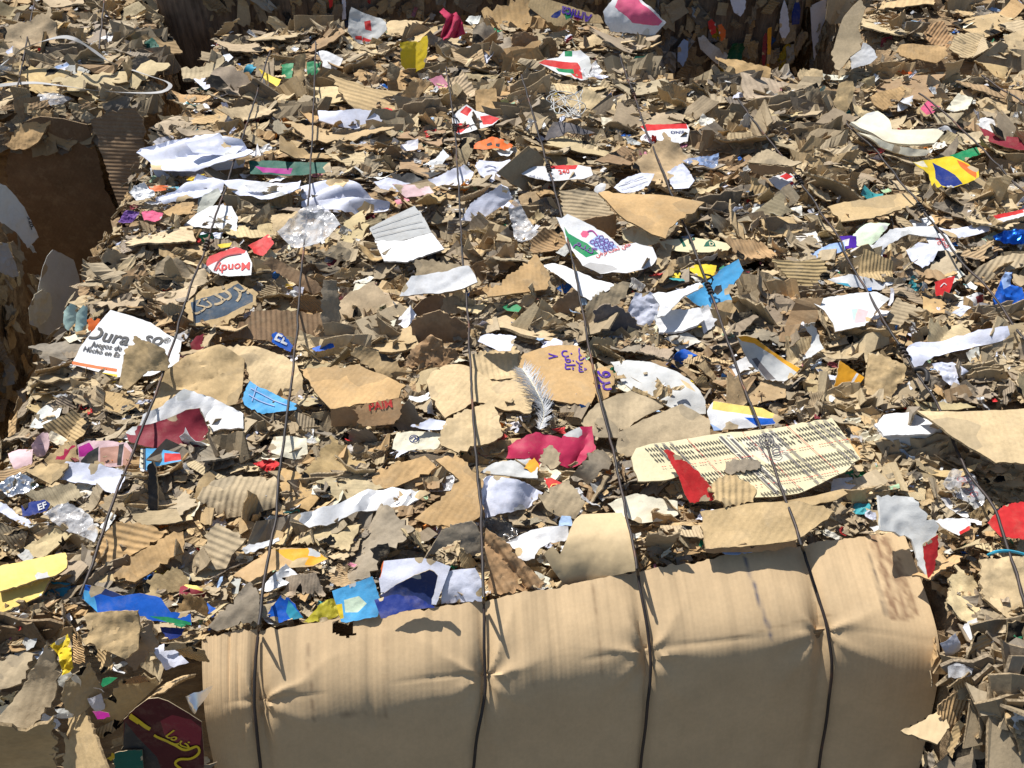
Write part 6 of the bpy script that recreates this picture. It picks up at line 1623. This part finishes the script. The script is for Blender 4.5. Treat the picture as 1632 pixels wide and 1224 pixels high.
def litter(name, label, cat, items, protos, mats):
    """items: list of (pos, R 3x3, size, rgb) -> one mesh"""
    by = {}
    rng = random.Random(len(items))
    for it in items:
        by.setdefault(rng.randrange(len(protos)), []).append(it)
    Vs, Fs, Ms, Cs, Us, b = [], [], [], [], [], 0
    for k, L in by.items():
        v, f, mi = protos[k]
        Pp = np.array([i[0] for i in L])
        R = np.array([i[1] for i in L])
        sz = np.array([i[2] for i in L])
        co = np.array([i[3] for i in L])
        X = np.einsum('nij,vj->nvi', R, v) * sz[:, None, None] + Pp[:, None, :]
        n, m = len(L), len(v)
        Vs.append(X.reshape(-1, 3))
        Fs.append((f[None] + (np.arange(n) * m)[:, None, None] + b).reshape(-1, 4))
        Ms.append(np.tile(mi, n))
        Cs.append(np.repeat(np.column_stack([co, np.ones(n)]), len(f), 0))
        Us.append((v[None, :, :2] * sz[:, None, None]).reshape(-1, 2))
        b += n * m
    V, F, Mi, Cc, U = (np.vstack(a) if a[0].ndim > 1 else np.concatenate(a) for a in (Vs, Fs, Ms, Cs, Us))
    me = bpy.data.meshes.new(name)
    me.vertices.add(len(V))
    me.vertices.foreach_set('co', V.astype(np.float32).ravel())
    me.loops.add(F.size)
    me.loops.foreach_set('vertex_index', F.astype(np.int32).ravel())
    me.polygons.add(len(F))
    me.polygons.foreach_set('loop_start', np.arange(0, F.size, 4, dtype=np.int32))
    me.polygons.foreach_set('material_index', Mi.astype(np.int32))
    for mm in mats:
        me.materials.append(M[mm])
    ca = me.attributes.new('col', 'FLOAT_COLOR', 'CORNER')
    ca.data.foreach_set('color', np.repeat(Cc, 4, 0).astype(np.float32).ravel())
    ul = me.uv_layers.new(name='UVMap')
    ul.data.foreach_set('uv', U[F.ravel()].astype(np.float32).ravel())
    me.update(calc_edges=True)
    me.polygons.foreach_set('use_smooth', Mi == 9)      # crisp creases
    me.validate()
    o = link(name, me, label, cat, None, 'stuff')
    return o

NR = np.random.default_rng(5)
def frame_of(n, t):
    n = np.array(n, float); n /= np.linalg.norm(n)
    t = np.array(t, float); t -= n * (t @ n); t /= np.linalg.norm(t)
    return np.column_stack([t, np.cross(n, t), n])

def rotm(tilt, az, spin):
    a, b, c = np.radians((tilt, az, spin))
    Rx = np.array([[1, 0, 0], [0, math.cos(a), -math.sin(a)], [0, math.sin(a), math.cos(a)]])
    rz = lambda q: np.array([[math.cos(q), -math.sin(q), 0], [math.sin(q), math.cos(q), 0], [0, 0, 1]])
    return rz(b) @ Rx @ rz(c - b)

def hue(kind, p=None):
    if kind == 'card' and p is not None and NR.random() < .6:
        # shreds of one box lie together
        k = (nz(p[0] * 5.5, p[1] * 6.5, 31) * .9 + .5) * len(CARD_TONES) + NR.normal(0, .5)
        t = CARD_TONES[int(min(max(k, 0), len(CARD_TONES) - 1))][1]
    elif kind == 'card':
        t = CARD_TONES[NR.integers(len(CARD_TONES))][1]
    elif kind == 'paper':
        t = PAPER_TONES[NR.integers(len(PAPER_TONES))][1]
    else:
        t = PRINT_TONES[NR.integers(len(PRINT_TONES))][1]
    return np.array(t) * NR.uniform(.75, 1.12)

def on_tops(n, s0, s1, up=.3, zlo=-.006, zhi=.022, mask=True, under=.25):
    out = []
    while len(out) < n:
        px, py = NR.uniform(-90, 1722), NR.uniform(-60, 1290)
        p = at(px, py, .0)
        key = which_bale(p[0], p[1])
        if key is None:
            continue
        xi, yi = int(px), int(py)
        low = False
        if mask and 0 <= xi < 1632 and 0 <= yi < 1224 and MASK_E[yi, xi]:
            if NR.random() > under:
                continue
            low = True
        dep = (p - CAM) @ Fw
        if low and inside(SHEET_PX, np.array([[px, py]], float))[0]:
            continue
        sz = (s0 * (s1 / s0) ** (NR.random() ** 1.5)) * (.55 + .45 * dep / 1.4) * (.95 + .85 * nz(p[0] * 4, p[1] * 5, 12))
        sz = min(sz, s1 * 1.3)
        if mask and sz > .03 and not low:      # leave the scraps one can point at uncovered
            h_ = .42 * sz * FPX / dep
            if any(0 <= xi + a < 1632 and 0 <= yi + b < 1224 and MASK_E[yi + b, xi + a] for a, b in ((int(h_), 0), (-int(h_), 0), (0, -int(h_ * .5)), (0, int(h_ * .35)))):
                continue
        tilt = abs(NR.normal(0, 15)) + (NR.uniform(25, 65) if NR.random() < up and not low else 0)
        az = NR.normal(0, 50) if NR.random() < .6 else NR.normal(180, 55)
        z = top_z(p[0], p[1], key) + (NR.uniform(-.012, .002) if low else NR.uniform(zlo, zhi) + .22 * sz * math.sin(math.radians(min(tilt, 90))))
        out.append((np.array((p[0], p[1], z)), rotm(tilt, az, NR.normal(0, 30)), sz))
    return out

def on_face(n, origin, U, Vd, normal, s0, s1, along, tilt_sd=16, out_=.02):
    """points over a bale side: origin + a*U + b*Vd"""
    out = []
    B = frame_of(normal, along)
    for _ in range(n):
        a, b = NR.random(), NR.random()
        p = np.array(origin) + np.array(U) * a + np.array(Vd) * b + np.array(normal) / np.linalg.norm(normal) * NR.uniform(0, out_)
        sz = s0 * (s1 / s0) ** (NR.random() ** 1.4)
        out.append((p, B @ rotm(abs(NR.normal(0, tilt_sd)), NR.uniform(0, 360), NR.normal(0, 22)), sz))
    return out

cardF = flake_protos(40, 6, 4, .028, 1, .12, .016)
for k_, (v_, f_, m_) in enumerate(cardF):
    if k_ % 3 == 0:
        m_[m_ == 0] = 2          # a third of the flakes lost their facing and show the fluting
crumb = flake_protos(24, 3, 2, .10, 4, .6, .06)
cardS = flake_protos(14, 7, 1, .04, 2, .5, .025)
thinF = flake_protos(20, 5, 4, .02, 3, .7, .05)

faces = []
faces += on_face(800, (-.74, .55, -.03), (.40, 0, 0), (0, -.30, -.56), (0, -.87, .48), .014, .05, (1, 0, 0), 30, .035)      # front, left of the sheet
faces += on_face(500, (.64, .50, -.02), (.34, 0, 0), (0, -.2, -.55), (0, -.8, .6), .010, .042, (1, 0, 0), 20, .03)         # front of the right-hand bale
faces += on_face(350, (.613, .45, -.02), (0, .5, 0), (0, 0, -.5), (-1, 0, .1), .014, .04, (0, 1, 0), 30, .02)
faces += on_face(800, (-.70, .72, .0), (0, 1.45, 0), (-.02, 0, -.22), (-.7, 0, .7), .02, .065, (0, 1, 0), 26, .03)        # left shoulder of the central bale
faces += on_face(300, (.585, .60, -.04), (0, .2, 0), (0, 0, -.5), (1, 0, .1), .014, .04, (0, 1, 0), 30, .02)
faces += on_face(900, (-1.02, .85, .02), (0, 1.0, 0), (0, 0, -1.0), (1, 0, .1), .02, .07, (0, .4, 1), 18, .03)              # shaded side at the left edge
faces += on_face(400, (-.755, 2.25, 0), (-.32, 1.6, 0), (0, 0, -.7), (1, 0, .05), .02, .06, (0, .3, 1), 12, .02)
faces += on_face(420, (-1.75, 2.20, .03), (.96, 0, 0), (0, -.03, -.10), (0, -.7, .7), .025, .075, (1, 0, 0), 26, .02)   # fringe over the front of the far left bale
faces += on_face(300, (-2.0, 2.23, 0), (1.2, 0, 0), (0, -.02, -.9), (0, -1, .05), .02, .06, (0, 0, 1), 12, .02)
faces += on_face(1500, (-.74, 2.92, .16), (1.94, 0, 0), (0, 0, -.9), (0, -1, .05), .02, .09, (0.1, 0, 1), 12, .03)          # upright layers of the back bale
faces += on_face(250, (1.26, 2.36, .0), (0, .9, 0), (0, 0, -.6), (-1, 0, .05), .02, .06, (0, .4, 1), 14, .02)

items = [(p, R, s, hue('card', p)) for p, R, s in on_tops(9000, .018, .066, .15, -.006, .018)] + [(p, R, s, hue('card') * (.65 if p[1] > 2.8 else (.95 if p[1] < 1 else .85))) for p, R, s in faces]  # back bale flakes tinted darker, its shade put into their colour
for key, n_, s0, s1 in (('near', 1300, .03, .08), ('back', 1500, .04, .10), ('left', 1300, .04, .10), ('right', 1500, .03, .08), ('backright', 1000, .04, .1)):
    a_, b_, c_, d_ = BALES[key]['box']
    for _ in range(n_):          # bale tops outside the picture
        x_, y_ = NR.uniform(a_, b_), NR.uniform(c_, d_)
        q_, dep_ = project(np.array((x_, y_, 0.0)))
        if inbox(x_, y_, key) and not (-60 < q_[0] < 1692 and -40 < q_[1] < 1260):
            items.append((np.array((x_, y_, top_z(x_, y_, key) + NR.uniform(0, .02))), rotm(abs(NR.normal(0, 15)), NR.uniform(0, 360), NR.uniform(0, 360)), NR.uniform(s0, s1), hue('card', (x_, y_))))
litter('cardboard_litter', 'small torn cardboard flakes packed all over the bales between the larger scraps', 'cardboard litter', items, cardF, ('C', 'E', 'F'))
items = [(p, R, s, hue('card', p)) for p, R, s in on_tops(8000, .006, .019, .3, .0, .03)]
litter('cardboard_crumbs', 'tiny cardboard crumbs and chips scattered over the bales', 'cardboard crumbs', items, crumb, ('C', 'E'))
items = [(p, R, s, hue('card', p)) for p, R, s in on_tops(4600, .022, .085, .18, under=.08)]
# little stacks of pressed layers seen edge-on
for p, R, s in on_tops(620, .05, .12, 0, -.006, .004, under=0):
    tone, lean, sp = hue('card', p), NR.uniform(40, 80), NR.normal(0, 14)
    for k in range(NR.integers(4, 9)):
        q = p + np.array((NR.normal(0, .006), k * .0042 - .012, .004 - abs(k - 3) * .001 + NR.normal(0, .002)))
        items.append((q, rotm(lean + NR.normal(0, 8), NR.normal(0, 5), sp + NR.normal(0, 5)), s * NR.uniform(.6, 1.05), tone * NR.uniform(.7, 1.12)))
litter('shredded_strips', 'thin shredded cardboard strips and fibres lying between the scraps on the bales', 'shredded strips', items, cardS, ('C', 'E'))
items = [(p, R, s * .8, hue('paper' if NR.random() < .72 else 'print')) for p, R, s in on_tops(4200, .009, .042)]
items += [(p, R, s, hue('paper' if NR.random() < .7 else 'print') * .45) for p, R, s in  # papers on the shaded faces darkened, shade put into their tint
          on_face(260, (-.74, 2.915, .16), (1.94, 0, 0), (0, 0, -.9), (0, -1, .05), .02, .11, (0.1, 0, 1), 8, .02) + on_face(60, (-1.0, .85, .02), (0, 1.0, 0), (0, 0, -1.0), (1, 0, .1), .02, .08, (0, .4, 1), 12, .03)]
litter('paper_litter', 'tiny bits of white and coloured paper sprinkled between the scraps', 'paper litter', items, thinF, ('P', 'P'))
